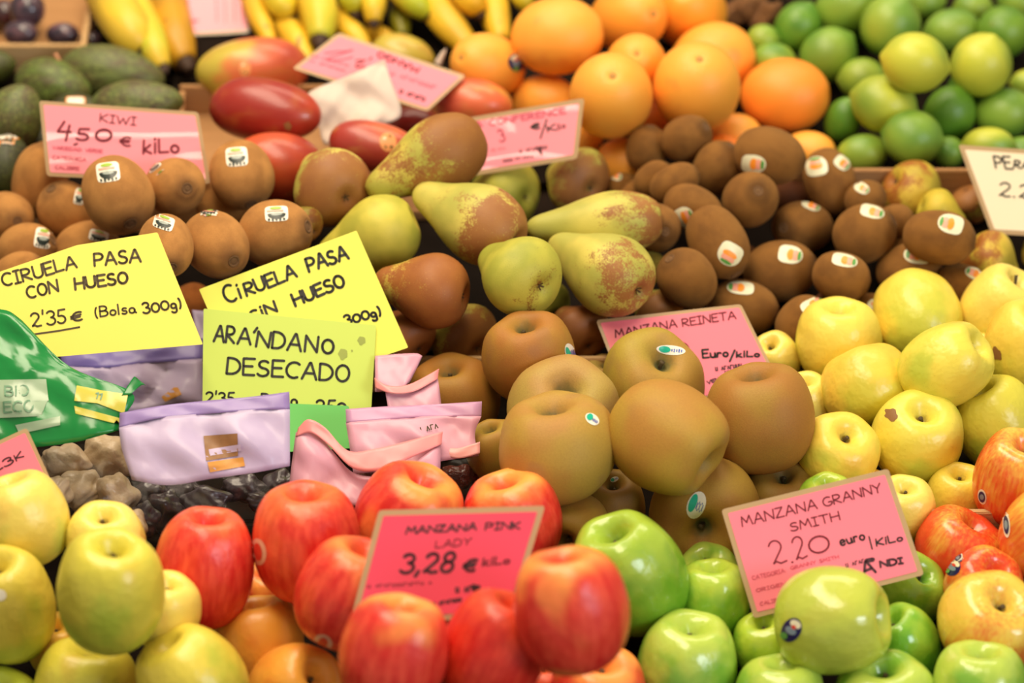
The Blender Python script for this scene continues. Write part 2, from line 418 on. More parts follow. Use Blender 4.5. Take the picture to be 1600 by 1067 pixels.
# ------------------------------------------------------------------ placing: every item has a pixel, a size and a rank from back to front;
# it slides down its own sight line until it rests on the stall floor or on what lies behind it
NF = np.array((0, math.cos(PHI), math.sin(PHI))); DF = -D*math.sin(PHI)
def ray(u, v): return np.array(((u-W/2)/F, (H/2-v)/F, -1.0))
def tow(c): return CAM @ Vector(tuple(c))
ROT = CAM.to_3x3()
ITEMS = []; PLACED_S = []; PLACED_P = []      # spheres (centre, radius); panels
def basis(axis, spin):
    z = np.array(axis, float); z /= np.linalg.norm(z)
    x = np.cross((.2, .3, .93) if abs(z[2]) < .9 else (0, 1, 0), z); x /= np.linalg.norm(x); y = np.cross(z, x)
    c, s = math.cos(spin), math.sin(spin)
    return np.stack([c*x+s*y, -s*x+c*y, z], 1)
def support(it, n):
    k = .87 if it['kind'] in ('golden', 'red', 'green', 'russet', 'striped') else 1.0
    c = float(np.dot(n, it['axis'])); a, b = it['a']*k, it['b']*1.01
    return math.sqrt(a*a*c*c+b*b*(1-c*c))
PLACED_E = []
def drop(g, it=None, floor=True):
    """g: list of (unit vector, unit radius); returns largest t that clears floor and everything placed before"""
    t = 1e9
    for q, r in g:
        if floor: t = min(t, (DF+(it or {}).get('lift', 0))/(NF @ q - r*1.04))
    if it is not None and it['kind'] != 'pear': t = min(t, (DF+it.get('lift', 0))/(NF @ ray(it['u'], it['v']) - support(it, NF)*1.05))
    for q, r in g:
        qq = q @ q; k = 1.0 if it is None or it['kind'] != 'russet' else 1.02
        for c, R in PLACED_S:
            A = qq-k*k*r*r; B = q @ c + k*k*r*R; C = c @ c - k*k*R*R
            disc = B*B-A*C
            if disc > 0:
                t1 = (B-math.sqrt(disc))/A
                if t1 < t: t = t1
        u, v = q[0]*F+W/2, H/2-q[1]*F
        for P in PLACED_P:
            if polydist(P['poly'], u, v) < r*F*.8:
                den = P['n'] @ q - r
                t = min(t, (P['d']+P['front'])/(P['n'] @ q - r*1.05))
    return t
def polydist(poly, u, v):
    ins = False; best = 1e9; n = len(poly)
    for i in range(n):
        x1, y1 = poly[i]; x2, y2 = poly[(i+1) % n]
        if (y1 > v) != (y2 > v) and u < (x2-x1)*(v-y1)/(y2-y1)+x1: ins = not ins
        dx, dy = x2-x1, y2-y1; k = max(0, min(1, ((u-x1)*dx+(v-y1)*dy)/(dx*dx+dy*dy+1e-9)))
        best = min(best, math.hypot(u-x1-k*dx, v-y1-k*dy))
    return -best if ins else best
NAMES = dict(golden='golden_apple', red='red_apple', green='green_apple', russet='russet_apple', striped='striped_apple', kiwi='kiwi', pear='pear',
             orange='orange', lime='lime', mango='mango', avocado='avocado', plum='plum', prune='prune', cranberry='dried_cranberry', fig='dried_fig', root='ginger_root')
CATS = dict(golden='apple', red='apple', green='apple', russet='apple', striped='apple', fig='dried fig', prune='prune', cranberry='dried cranberry', root='ginger root')
TINT = {}
def add(**k): k['i'] = len(ITEMS); ITEMS.append(k); return k
def ap(kind, u, v, w, h, label, cav=None, ax=None, key=0, tint='FFFFFF', al=1.0, st=(), stem='s', group=None):
    if cav: dx, dy = (cav[0]-u)/(.74*w/2), (v-cav[1])/(.74*w/2)
    elif ax: dx, dy = ax[0], ax[1]
    else: dx, dy = rnd.uniform(-.2, .2), rnd.uniform(.7, .85)
    q = math.hypot(dx, dy)
    if q > .96: dx, dy = dx*.96/q, dy*.96/q
    dz = math.sqrt(1-min(.93, dx*dx+dy*dy))
    if ax and len(ax) > 2 and ax[2] < 0: dz = -dz
    axis = np.array((dx, dy, dz)); axis /= np.linalg.norm(axis)
    k = math.sqrt(max(.3, ((h/w)**2-axis[2]**2)/(1-axis[2]**2+.02))) if abs(dy) > abs(dx) else 1/math.sqrt(max(.3, ((h/w)**2)))
    k = max(.76, min(1.14, k))
    b = w/2/F
    add(kind=kind, u=u, v=v, key=key or v, axis=axis, a=b*k/.86, b=b, label=label, tint=tint, al=al, st=st, stem=stem, group=group,
        g=[(ray(u, v), b*.985*min(1, k))])
def el(kind, u, v, maj, mnr, label, ang=0, tau=15, end=None, key=0, tint='FFFFFF', al=1.0, st=(), group=None, lift=0):
    if end:
        ex, ey = (end[0]-u)/(.92*maj/2), (v-end[1])/(.92*maj/2); q = math.hypot(ex, ey)
        if q > .97: ex, ey = ex*.97/q, ey*.97/q; q = .97
        axis = np.array((ex, ey, math.sqrt(1-q*q)))
    else:
        a_, t_ = math.radians(ang), math.radians(tau)
        axis = np.array((math.cos(a_)*math.cos(t_), math.sin(a_)*math.cos(t_), math.sin(t_)))
    b = mnr/2/F; ip = 1-axis[2]**2
    a = math.sqrt(max(((maj/2/F)**2-b*b*axis[2]**2)/max(ip, .15), (b*.8)**2)); a = min(a, b*(2.1 if kind in ('avocado', 'mango', 'prune', 'root') else 1.38))
    g0 = ray(u, v)
    if a > b*1.05:
        g = [(g0, b*.98), (g0+axis*(a-b)*.95, b*.92), (g0-axis*(a-b)*.95, b*.92)]
    else: g = [(g0, (a+2*b)/3)]
    add(kind=kind, u=u, v=v, key=key or v, axis=axis, a=a, b=b, label=label, tint=tint, al=al, st=st, stem='s', group=group, g=g, lift=lift)
def pr(u, v, dia, neck, label, tau=10, key=0, tint='FFFFFF', al=.5, st=(), stem='s', group=None):
    """pear: body centre, body diameter, pixel of the neck tip; tau > 0 turns the blossom end to the viewer"""
    b = dia/2/F; dx, dy = (neck[0]-u)/F, (v-neck[1])/F; L = math.hypot(dx, dy); t_ = math.radians(tau)
    axis = np.array((dx/L*math.cos(t_), dy/L*math.cos(t_), -math.sin(t_))); full = L/math.cos(t_)
    zs = max(.62, min(1.45, full/(1.9*b)))
    g0 = ray(u, v)
    g = [(g0, b*.97), (g0+axis*b*.85*zs, b*.70), (g0+axis*b*1.45*zs, b*.44)]
    add(kind='pear', u=u, v=v, key=key or v, axis=axis, a=b*zs, b=b, label=label, tint=tint, al=al, st=st, stem=stem, group=group, g=g)
def panel(pid, poly, n, key, front=.001, back=.001, builder=None, solid=True, **kw):
    n = np.array(n, float); n /= np.linalg.norm(n)
    add(kind='panel', pid=pid, poly=poly, n=n, key=key, front=front, back=back, builder=builder, solid=solid, kw=kw)
PAN = {}
def place_all():
    for it in sorted(ITEMS, key=lambda i: i['key']):
        if it['kind'] == 'panel':
            n, poly = it['n'], it['poly']; d = -1e9
            for u, v in poly:
                q = ray(u, v); d = max(d, (n @ q)*(DF/(NF @ q)))
            d += it['back']
            for c, R in PLACED_S:
                uu, vv = c[0]/-c[2]*F+W/2, H/2-c[1]/-c[2]*F
                if polydist(poly, uu, vv) < R/-c[2]*F*.8: d = max(d, n @ c + R*1.05 + it['back'])
            for e in PLACED_E:
                if e['kind'] != 'pear' and polydist(poly, e['u'], e['v']) < e['b']*F*.95:
                    d = max(d, n @ (ray(e['u'], e['v'])*e['t']) + support(e, n)*1.06*e['t'] + it['back'])
            us = [p[0] for p in poly]; vv = [p[1] for p in poly]
            for P in PLACED_P:
                for a in np.linspace(min(us), max(us), 14):
                    for b in np.linspace(min(vv), max(vv), 14):
                        if polydist(poly, a, b) < 0 and polydist(P['poly'], a, b) < 0:
                            q = ray(a, b); t = (P['d']+P['front'])/(P['n'] @ q); d = max(d, (n @ q)*t+it['back'])
            it['d'] = d; PAN[it['pid']] = it
            if it['solid']: PLACED_P.append(it)
        else:
            t = drop(it['g'], it); it['t'] = t; PLACED_E.append(it)
            for q, r in it['g']: PLACED_S.append((q*t, r*t))
def onpan(P, u, v, off=0.0):
    q = ray(u, v); return q*((P['d']+off)/(P['n'] @ q))
# ------------------------------------------------------------------ hand lettering: single-stroke letters laid as thin ink ribbons on a card's plane
def arc(cx, cy, rx, ry, a0, a1, n=9):
    return [(cx+rx*math.cos(math.radians(a0+(a1-a0)*i/n)), cy+ry*math.sin(math.radians(a0+(a1-a0)*i/n))) for i in range(n+1)]
O_ = arc(.35, .5, .34, .5, 100, 460, 16)
GL = {
 'A': (.75, [[(0, 0), (.36, 1), (.42, 1), (.75, 0)], [(.14, .36), (.62, .36)]]),
 'B': (.62, [[(0, 0), (.02, 1)], [(.02, 1)]+arc(.28, .76, .28, .24, 90, -90)+[(.02, .52)]+arc(.3, .27, .32, .26, 90, -90)+[(0, 0)]]),
 'C': (.68, [arc(.4, .5, .4, .5, 50, 300, 12)]),
 'D': (.68, [[(0, 0), (.02, 1)], [(.02, 1)]+arc(.2, .5, .48, .5, 90, -90, 10)+[(0, 0)]]),
 'E': (.58, [[(.58, 1), (0, .98), (.02, 0), (.6, .02)], [(.02, .52), (.48, .54)]]),
 'F': (.56, [[(.56, 1), (0, .98), (.02, 0)], [(.02, .52), (.45, .54)]]),
 'G': (.72, [arc(.4, .5, .4, .5, 55, 330, 12)+[(.72, .42), (.45, .42)]]),
 'H': (.68, [[(0, 0), (.02, 1)], [(.66, 0), (.68, 1)], [(.02, .5), (.66, .52)]]),
 'I': (.4, [[(.2, 0), (.2, 1)], [(0, 1), (.4, 1)], [(0, 0), (.4, 0)]]),
 'i': (.14, [[(.05, 0), (.08, .68)], [(.08, .92), (.1, .98)]]),
 'K': (.62, [[(0, 0), (.02, 1)], [(.6, 1), (.03, .45), (.62, 0)]]),
 'L': (.55, [[(.02, 1), (0, .02), (.55, .04)]]),
 'M': (.85, [[(0, 0), (.12, 1), (.42, .3), (.72, 1), (.85, 0)]]),
 'N': (.72, [[(0, 0), (.03, 1), (.68, .02), (.72, 1)]]),
 'O': (.7, [O_]),
 'P': (.6, [[(0, 0), (.02, 1)], [(.02, 1)]+arc(.28, .73, .32, .27, 90, -90)+[(.02, .46)]]),
 'R': (.64, [[(0, 0), (.02, 1)], [(.02, 1)]+arc(.28, .75, .3, .25, 90, -90)+[(.02, .5), (.62, 0)]]),
 'S': (.6, [arc(.32, .76, .26, .24, 40, 250, 8)+arc(.28, .26, .3, .26, 80, -150, 9)]),
 'T': (.7, [[(.35, 0), (.35, 1)], [(0, 1), (.7, 1)]]),
 'U': (.66, [[(0, 1), (.02, .35)]+arc(.33, .3, .31, .3, 180, 360, 8)+[(.66, 1)]]),
 'V': (.7, [[(0, 1), (.35, 0), (.7, 1)]]),
 'W': (.95, [[(0, 1), (.22, 0), (.48, .8), (.72, 0), (.95, 1)]]),
 'Y': (.66, [[(0, 1), (.34, .5), (.66, 1)], [(.34, .5), (.3, 0)]]),
 'Z': (.64, [[(.02, .98), (.6, 1), (0, .02), (.64, .02)]]),
 '0': (.66, [arc(.33, .42, .33, .42, 100, 460, 14)]),
 '1': (.3, [[(0, .75), (.26, 1), (.24, 0)]]),
 '2': (.66, [arc(.3, .74, .28, .26, 160, -40, 9)+[(.06, .08), (.2, .14), (.38, .02), (.66, .06)]]),
 '3': (.56, [arc(.24, .76, .27, .24, 150, -80, 9)+arc(.24, .27, .32, .27, 85, -150, 9)]),
 '4': (.62, [[(.22, 1), (0, .42), (.62, .5)], [(.5, .85), (.46, 0)]]),
 '5': (.6, [[(.58, .98), (.14, .96), (.08, .56)]+arc(.26, .28, .3, .28, 110, -150, 9)]),
 '8': (.58, [arc(.29, .75, .24, .24, 270, 630, 10)+arc(.29, .26, .28, .26, 90, -270, 10)]),
 '9': (.56, [arc(.27, .7, .26, .28, 0, 360, 10)+[(.52, .5), (.42, 0)]]),
 '.': (.14, [[(.03, .02), (.09, .02)]]),
 ',': (.16, [[(.12, .06), (.0, -.2)]]),
 "'": (.14, [[(.08, 1.1), (.04, .82)]]),
 '`': (.2, [[(.02, .78), (.2, 1.08)]]),
 ':': (.12, [[(.04, .1), (.08, .1)], [(.04, .55), (.08, .55)]]),
 '/': (.4, [[(.0, -.1), (.4, 1.0)]]),
 '(': (.25, [arc(.28, .45, .24, .6, 120, 240, 7)]),
 ')': (.25, [arc(-.03, .45, .24, .6, 60, -60, 7)]),
 '-': (.35, [[(0, .5), (.35, .5)]]),
 'e': (.5, [[(.02, .3), (.46, .36)]+arc(.25, .32, .23, .3, 20, 320, 10)]),
 '€': (.62, [arc(.38, .4, .3, .4, 60, 300, 10), [(0, .48), (.5, .52)], [(0, .3), (.45, .34)]]),
 'o': (.5, [arc(.25, .26, .23, .26, 90, 450, 10)]),
 'l': (.14, [[(.06, 1), (.04, 0)]]),
 's': (.42, [arc(.22, .42, .18, .14, 40, 250, 6)+arc(.2, .15, .2, .15, 80, -150, 6)]),
 'a': (.56, [arc(.24, .26, .23, .26, 60, 400, 10)+[(.46, .1), (.56, 0)]]),
 'g': (.5, [arc(.24, .28, .22, .24, 20, 380, 10)+[(.46, -.1)]+arc(.24, -.2, .22, .2, 20, -160, 6)]),
 'k': (.5, [[(0, 0), (.04, .95)], [(.42, .6), (.04, .25), (.48, 0)]]),
 'u': (.5, [[(0, .52), (.04, .15)]+arc(.23, .16, .2, .16, 190, 350, 5)+[(.44, .52), (.48, 0)]]),
 'r': (.38, [[(0, 0), (.02, .52)], [(.02, .3)]+arc(.2, .36, .17, .16, 160, 40, 5)]),
 'n': (.5, [[(0, 0), (.02, .52)], [(.02, .3)]+arc(.25, .34, .2, .18, 150, 10, 6)+[(.48, 0)]]),
 't': (.4, [[(.18, .9), (.18, .1), (.36, .02)], [(0, .6), (.38, .62)]]),
 ' ': (.42, []),
}
def ribbons(polys, wd, to3):
    """polys in pixel coordinates -> flat ribbon mesh data with rounded ends"""
    vs, fs = [], []
    for pl in polys:
        P = [np.array(p, float) for p in pl]
        if len(P) < 2: continue
        for p, q in zip(P[:-1], P[1:]):
            d = q-p; ln = np.hypot(*d)
            if ln < 1e-6: continue
            nn = np.array((-d[1], d[0]))/ln*wd/2; b = len(vs)
            vs += [to3(*(p+nn)), to3(*(q+nn)), to3(*(q-nn)), to3(*(p-nn))]; fs.append((b, b+1, b+2, b+3))
        for i, p in enumerate(P):
            if 0 < i < len(P)-1:
                d1, d2 = P[i]-P[i-1], P[i+1]-P[i]
                if abs(d1[0]*d2[1]-d1[1]*d2[0]) < .15*np.hypot(*d1)*np.hypot(*d2) and d1 @ d2 > 0: continue
            b = len(vs); vs += [to3(p[0]+wd/2*math.cos(k*PI/3), p[1]+wd/2*math.sin(k*PI/3)) for k in range(6)]
            fs.append(tuple(range(b, b+6)))
    return vs, fs
def lay(txt, p0, p1, h, jit=.03, up=None, seed=1, track=.16):
    """lay a string from baseline pixel p0 to p1 with letter height h px; returns strokes in pixels"""
    r = random.Random(seed+len(txt)*7+int(p0[0])); p0 = np.array(p0, float); p1 = np.array(p1, float)
    tot = sum(GL[c][0]+track for c in txt)-track
    ex = (p1-p0)/tot; Ln = np.hypot(*(p1-p0)); d = (p1-p0)/Ln
    ey = np.array(up, float)*h if up else np.array((d[1], -d[0]))*h
    out, x = [], 0.0
    for c in txt:
        wd, pls = GL[c]; dy = r.uniform(-jit, jit); sy = 1+r.uniform(-jit, jit)*1.5; sh = r.uniform(-jit, jit)
        for pl in pls: out.append([tuple(p0+ex*(x+q[0]+sh*q[1])+ey*(q[1]*sy+dy)) for q in pl])
        x += wd+track
    return out
def write(P, parent, lines, name='lettering', org=None, lift=.0006):
    """lines: (text, p0, p1, height, stroke, material[, up])"""
    vs, fs, mi, mats = [], [], [], []
    for ln in lines:
        if isinstance(ln[0], str): polys = lay(ln[0], ln[1], ln[2], ln[3], up=ln[6] if len(ln) > 6 else None)
        else: polys = ln[0]
        wd, mt = ln[4]*1.18, ln[5]
        v, f = ribbons(polys, wd, lambda a, b: tow(onpan(P, a, b, lift)) - org)
        if M[mt] not in mats: mats.append(M[mt])
        b = len(vs); vs += v; fs += [tuple(b+k for k in x) for x in f]; mi += [mats.index(M[mt])]*len(f)
    me = pymesh(name, vs, fs, False)
    for m in mats: me.materials.append(m)
    me.polygons.foreach_set('material_index', mi)
    return link(name, me, parent)
def squiggle(p0, p1, h, n, seed=3):
    """small unreadable print: a row of short strokes"""
    r = random.Random(seed); out = []; p0 = np.array(p0, float); p1 = np.array(p1, float); d = (p1-p0)/n
    up = np.array((d[1], -d[0])); up = up/np.hypot(*up)*h
    for i in range(n):
        if r.random() < .15: continue
        a = p0+d*(i+.1); k = r.choice((0, 1, 2))
        if k == 0: out.append([tuple(a), tuple(a+up), tuple(a+up+d*.6)])
        elif k == 1: out.append([tuple(a), tuple(a+up*.9+d*.3), tuple(a+d*.65)])
        else: out.append([tuple(a+up), tuple(a), tuple(a+d*.6), tuple(a+up+d*.6)])
    return out
def inset(poly, k):
    c = np.mean(np.array(poly, float), 0); out = []
    n = len(poly)
    for i in range(n):
        p = np.array(poly[i], float); a = np.array(poly[i-1], float)-p; b = np.array(poly[(i+1) % n], float)-p
        a /= np.hypot(*a); b /= np.hypot(*b); cr = abs(a[0]*b[1]-a[1]*b[0]); out.append(tuple(p+(a+b)/max(cr, .3)*k))
    return out
def round_poly(poly, r, n=4):
    out = []; m = len(poly)
    for i in range(m):
        p = np.array(poly[i], float); a = np.array(poly[i-1], float)-p; b = np.array(poly[(i+1) % m], float)-p
        a *= r/np.hypot(*a); b *= r/np.hypot(*b)
        for k in range(n+1):
            t = k/n; out.append(tuple((1-t)**2*(p+a)+2*t*(1-t)*p+t*t*(p+b)))
    return out
def slab(P, poly, lo, hi, org, name, mat, parent=None, bow=None):
    n = len(poly); vs = []
    for off in (hi, lo): vs += [tow(onpan(P, u, v, off))-org for u, v in poly]
    fs = [tuple(range(n))[::-1], tuple(range(n, 2*n))]+[(i, (i+1) % n, n+(i+1) % n, n+i) for i in range(n)]
    me = pymesh(name, vs, fs, False); bm = bmesh.new(); bm.from_mesh(me); bmesh.ops.recalc_face_normals(bm, faces=bm.faces); bm.to_mesh(me); bm.free()
    return link(name, me, parent, M[mat])
def laminated(P, label, border, paper, lines, small=None, group=None):
    poly = P['poly']; c = np.mean(np.array(poly, float), 0); org = tow(onpan(P, *c))
    root = slab(P, round_poly(poly, 6), -.0004, .0004, org, 'price_card', 'laminate'); root.location = org
    tag(root, label, 'price card', group)
    slab(P, round_poly(inset(poly, border), 3), -.0006, .0007, org, 'paper', paper, root)
    write(P, root, lines, 'lettering', org, .0010)
    if small: write(P, root, small, 'small_print', org, .0010)
    return root
def papercard(P, label, mat, lines, extra=None):
    poly = P['poly']; c = np.mean(np.array(poly, float), 0); org = tow(onpan(P, *c))
    root = slab(P, round_poly(poly, 2, 2), -.0003, .0003, org, 'price_card', mat); root.location = org
    tag(root, label, 'price card')
    write(P, root, lines, 'lettering', org, .0006)
    if extra: extra(P, root, org)
    return root

def arcpx(c, rx, ry, a0, a1): return [[(c[0]+rx*math.cos(math.radians(a0+(a1-a0)*i/9)), c[1]-ry*math.sin(math.radians(a0+(a1-a0)*i/9))) for i in range(10)]]
# ------------------------------------------------------------------ the fruit, tray by tray (pixel, size, what the eye sees)
# stickers: (u, v, width, height, angle, design)
# -- golden apples, front corner
ap('golden', 35, 812, 148, 142, 'large yellow apple touching the cut-off pink card, highest of the front corner pile', cav=(20, 760))
ap('golden', 8, 945, 156, 192, 'tall yellow-green apple with a small white sticker, below the highest corner apple', ax=(-.1, .8), st=[(1, 930, 18, 18, 0, 'dot')], tint='EEF2C8')
ap('golden', 173, 924, 172, 182, 'big tall green-yellow apple in the middle of the front corner pile', ax=(.1, .85), tint='E4F0B8')
ap('golden', 166, 846, 124, 118, 'yellow apple peeking above the big green-yellow apple, under the bag of dried figs', ax=(0, .8))
ap('golden', 256, 952, 118, 112, 'yellow apple squeezed between the big green-yellow apple and a red apple', ax=(.2, .85), key=900)
ap('golden', 135, 1082, 166, 156, 'green-yellow apple at the bottom edge below the big green-yellow apple', cav=(142, 1022), key=1086, tint='E4F0B8')
ap('golden', 302, 1064, 166, 162, 'green-yellow apple at the bottom edge beside the orange-yellow red apples', cav=(268, 1012), tint='EEF2C0')
ap('golden', 2, 1108, 130, 120, 'green apple cut off by the bottom corner of the photo', ax=(0, .8), tint='B8D890')
ap('golden', 90, 1010, 96, 96, 'shaded yellow apple deep between the two tall corner apples', ax=(0, .8), key=840, tint='FFE0A0')
# -- red apples, front
ap('red', 319, 888, 155, 178, 'tall deep red apple next to the yellow apples, below the bag of prunes', cav=(325, 834), al=.25)
ap('red', 479, 848, 172, 174, 'deep red apple with an oval pink sticker on its flank', cav=(478, 788), al=.3, st=[(404, 862, 25, 42, 8, 'pinkoval')])
ap('red', 637, 806, 168, 156, 'red apple with an orange top showing above the hot pink card', cav=(660, 754), al=.9)
ap('red', 800, 812, 156, 144, 'red apple with a yellow top behind the corner of the hot pink card', cav=(788, 760), al=1.0, key=858)
ap('red', 545, 928, 166, 166, 'red apple half covered by the hot pink card, pink sticker at its foot', cav=(566, 872), al=.45, st=[(505, 1003, 30, 24, -25, 'pinkoval')])
ap('red', 405, 1004, 140, 138, 'orange-yellow apple below the red apple with the pink flank sticker', cav=(400, 952), al=1.85, tint='FFF0D0')
ap('red', 462, 1078, 146, 146, 'orange-yellow apple at the bottom edge with its stem hollow turned up', cav=(492, 1058), al=1.8, tint='FFF0D0')
ap('red', 615, 1022, 170, 178, 'large red apple with a golden shoulder in front of the hot pink card', cav=(630, 946), al=.75)
ap('red', 772, 1016, 166, 176, 'large dusky red apple in front of the right half of the hot pink card', cav=(800, 950), al=.2, tint='F0D0C8')
ap('red', 893, 953, 178, 188, 'large upright red apple with orange round its stem, beside the first green apple', cav=(882, 884), al=.8, key=1100)
ap('red', 934, 1086, 156, 152, 'red apple at the bottom edge under the large upright red apple', ax=(.1, .8), al=.7)
ap('red', 418, 925, 96, 92, 'small orange-red apple deep in the gap beside the pink-stickered red apple', ax=(0, .8), al=1.0, key=770)
ap('red', 850, 1068, 100, 90, 'shaded red apple low in the gap at the bottom edge', ax=(0, .8), al=.2, key=900)
# -- green apples
ap('green', 986, 898, 170, 184, 'large glossy green apple leaning on the large upright red apple', ax=(-.35, .8), tint='E2ECC4', key=957, st=[])
ap('green', 1112, 938, 122, 122, 'green apple with its hollow showing, beside the pink 2.20 card', cav=(1112, 896), tint='FFFFE0')
ap('green', 1108, 893, 96, 84, 'green apple just behind another one at the 2.20 card edge', cav=(1098, 868))
ap('green', 1074, 1040, 160, 152, 'green apple with a deep stem hollow at the front of the green pile', cav=(1080, 986))
ap('green', 1200, 1010, 112, 112, 'yellowish green apple below the lower corner of the 2.20 card', ax=(-.2, .8), tint='FFFFD0')
ap('green', 1300, 969, 168, 170, 'pale green apple topping the pile, covering the foot of the 2.20 card, blue sticker', cav=(1358, 964), tint='FFFAD0', key=1108, al=1.75, st=[(1237, 984, 30, 40, -30, 'navy')])
ap('green', 1412, 1010, 116, 120, 'dark green apple with a brown hollow behind the pale stickered one', cav=(1394, 976), tint='D8F0C0')
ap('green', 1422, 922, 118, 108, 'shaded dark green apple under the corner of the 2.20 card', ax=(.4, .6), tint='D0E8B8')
ap('green', 1216, 1098, 146, 138, 'green apple at the bottom edge below the pale stickered apple', cav=(1218, 1046))
ap('green', 1382, 1096, 164, 148, 'green apple at the bottom edge under the brown-hollowed one', ax=(-.1, .85))
ap('green', 1532, 1086, 156, 156, 'green apple with hollow turned up below the yellow striped apple', cav=(1531, 1026))
ap('green', 1290, 788, 94, 94, 'sliver of a bright green apple above the top edge of the 2.20 card', ax=(0, .8), tint='FFFFD8', key=800)
# -- striped apples
ap('striped', 1590, 747, 142, 146, 'red striped apple beside the yellow apples, round sticker on its flank', ax=(.1, .8), al=1.5, st=[(1535, 776, 13, 24, 10, 'navyring')])
ap('striped', 1640, 832, 146, 150, 'orange striped apple cut off by the photo edge, long narrow sticker', ax=(.4, .6), al=1.2, key=880, st=[(1573, 820, 11, 40, 4, 'navyring')])
ap('striped', 1501, 860, 146, 120, 'wide red-orange apple with a dimpled top behind the small stickered one', cav=(1522, 816), al=2.1)
ap('striped', 1538, 918, 126, 120, 'orange-red apple with a blue and green sticker on its shoulder', cav=(1551, 892), al=1.9, st=[(1494, 868, 22, 18, -30, 'navyring'), (1488, 886, 26, 28, -35, 'navy')])
ap('striped', 1548, 972, 168, 132, 'large yellow apple with a pink cheek above the lowest green apple', cav=(1562, 932), al=1.15)
# -- russet apples
ap('russet', 712, 622, 140, 128, 'dark brown speckled russet apple behind the pink bags', ax=(-.2, .8), tint='E8C8A0')
ap('russet', 826, 556, 144, 136, 'smooth brown russet apple at the back with a sticker on its rim', ax=(-.1, .8), key=635, tint='F4D4B8', st=[(891, 552, 16, 32, 18, 'teal')])
ap('russet', 880, 644, 178, 166, 'russet apple with its stem hollow facing up, behind the largest one', cav=(884, 606))
ap('russet', 872, 702, 190, 158, 'largest russet apple, creased top and a small white and green sticker', ax=(-.15, .93), key=832, tint='FFF0D8', st=[(925, 655, 24, 16, -35, 'teal')])
ap('russet', 1022, 596, 166, 134, 'greenish russet apple in front of the MANZANA REINETA card, oval teal sticker', cav=(1036, 560), tint='F8F8D0', st=[(1048, 547, 46, 15, -6, 'teal')])
ap('russet', 1042, 684, 170, 168, 'lopsided golden-brown russet apple with no sticker in the middle of its pile', ax=(.75, -.5), key=822, tint='FFF0C8')
ap('russet', 1187, 656, 168, 160, 'round brown russet apple next to the yellow apples', cav=(1178, 590), key=717, tint='F0D8B8')
ap('russet', 1101, 802, 176, 156, 'russet apple with its blossom end and a teal sticker facing out', ax=(-.1, -.35), tint='F0DCB8', st=[(1088, 789, 28, 44, -22, 'teal')])
ap('russet', 778, 706, 96, 100, 'yellow-brown russet apple between a pink bag and the largest russet apple', ax=(-.3, .8), tint='F0E8B8')
ap('russet', 898, 828, 112, 104, 'russet apple low down beside the orange-topped red apple', ax=(-.3, -.3), tint='E0CCA0', key=826)
ap('russet', 957, 795, 100, 108, 'shaded russet apple beneath the largest one, edge of a green sticker', ax=(0, .8), key=800, tint='D8C498', st=[(960, 749, 14, 8, 20, 'teal')])
ap('russet', 1222, 772, 126, 92, 'dark russet apple above the top edge of the 2.20 card', ax=(0, .7), key=640, tint='D8C8A8')
ap('russet', 946, 592, 84, 64, 'piece of a russet apple between the back ones at the tray edge', ax=(0, .8), key=560)
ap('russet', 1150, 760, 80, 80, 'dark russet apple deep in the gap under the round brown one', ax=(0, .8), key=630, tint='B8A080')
# -- yellow apples, right
ap('golden', 1311, 534, 136, 126, 'yellow apple with a flat dotted top beside the dark kiwis', cav=(1310, 488), tint='FFFFE0')
ap('golden', 1434, 497, 140, 142, 'large smooth yellow apple at the top of the yellow pile', ax=(-.1, .75, -.4), tint='FFFCD0')
ap('golden', 1562, 486, 124, 130, 'yellow apple with a dark dry stem in its open hollow', cav=(1582, 452), stem='l')
ap('golden', 1606, 542, 136, 136, 'yellow apple with a brown bruise, cut off by the photo edge', ax=(.2, .8), tint='FFF6D0', st=[(1557, 553, 20, 26, 20, 'scar')])
ap('golden', 1357, 607, 148, 126, 'yellow apple with an orange blush on its shoulder', ax=(-.3, .9, -.3), key=708, tint='FFEFC0')
ap('golden', 1477, 572, 130, 124, 'yellow-green apple resting on top in the middle of the yellow pile', ax=(.75, .5), key=712, tint='F8FFD0')
ap('golden', 1433, 684, 147, 136, 'yellow-green apple with a brown scar and its blossom end up', ax=(.1, .72), key=720, tint='F2FACC', st=[(1392, 648, 30, 22, -20, 'scar')])
ap('golden', 1558, 662, 136, 136, 'greenish apple with a shadowed hollow above the red striped apple', cav=(1536, 618), tint='E4F2B8', key=664)
ap('golden', 1309, 706, 130, 116, 'yellow apple with a dark-stemmed hollow above the 2.20 card', cav=(1322, 676), tint='FFFAD0')
ap('golden', 1212, 562, 78, 88, 'yellow apple half hidden by the edge of the MANZANA REINETA card', cav=(1204, 545), key=540)
ap('golden', 1258, 634, 92, 100, 'yellow apple in the gap beside the round brown russet apple', cav=(1256, 606))
ap('golden', 1410, 795, 104, 98, 'yellow apple at the upper corner of the 2.20 card by the tray edge', ax=(0, .8), key=686)
ap('golden', 1497, 776, 102, 100, 'shaded yellow apple below the scarred one, at the tray edge', ax=(0, .8), key=650, tint='F4F4C8')
ap('golden', 1528, 560, 70, 74, 'small visible piece of yellow apple behind the topmost one', ax=(0, .8), key=520)
ap('golden', 1352, 778, 84, 88, 'orange-tinged apple edge peeking over the 2.20 card', ax=(0, .8), key=640, tint='FFE0A0')
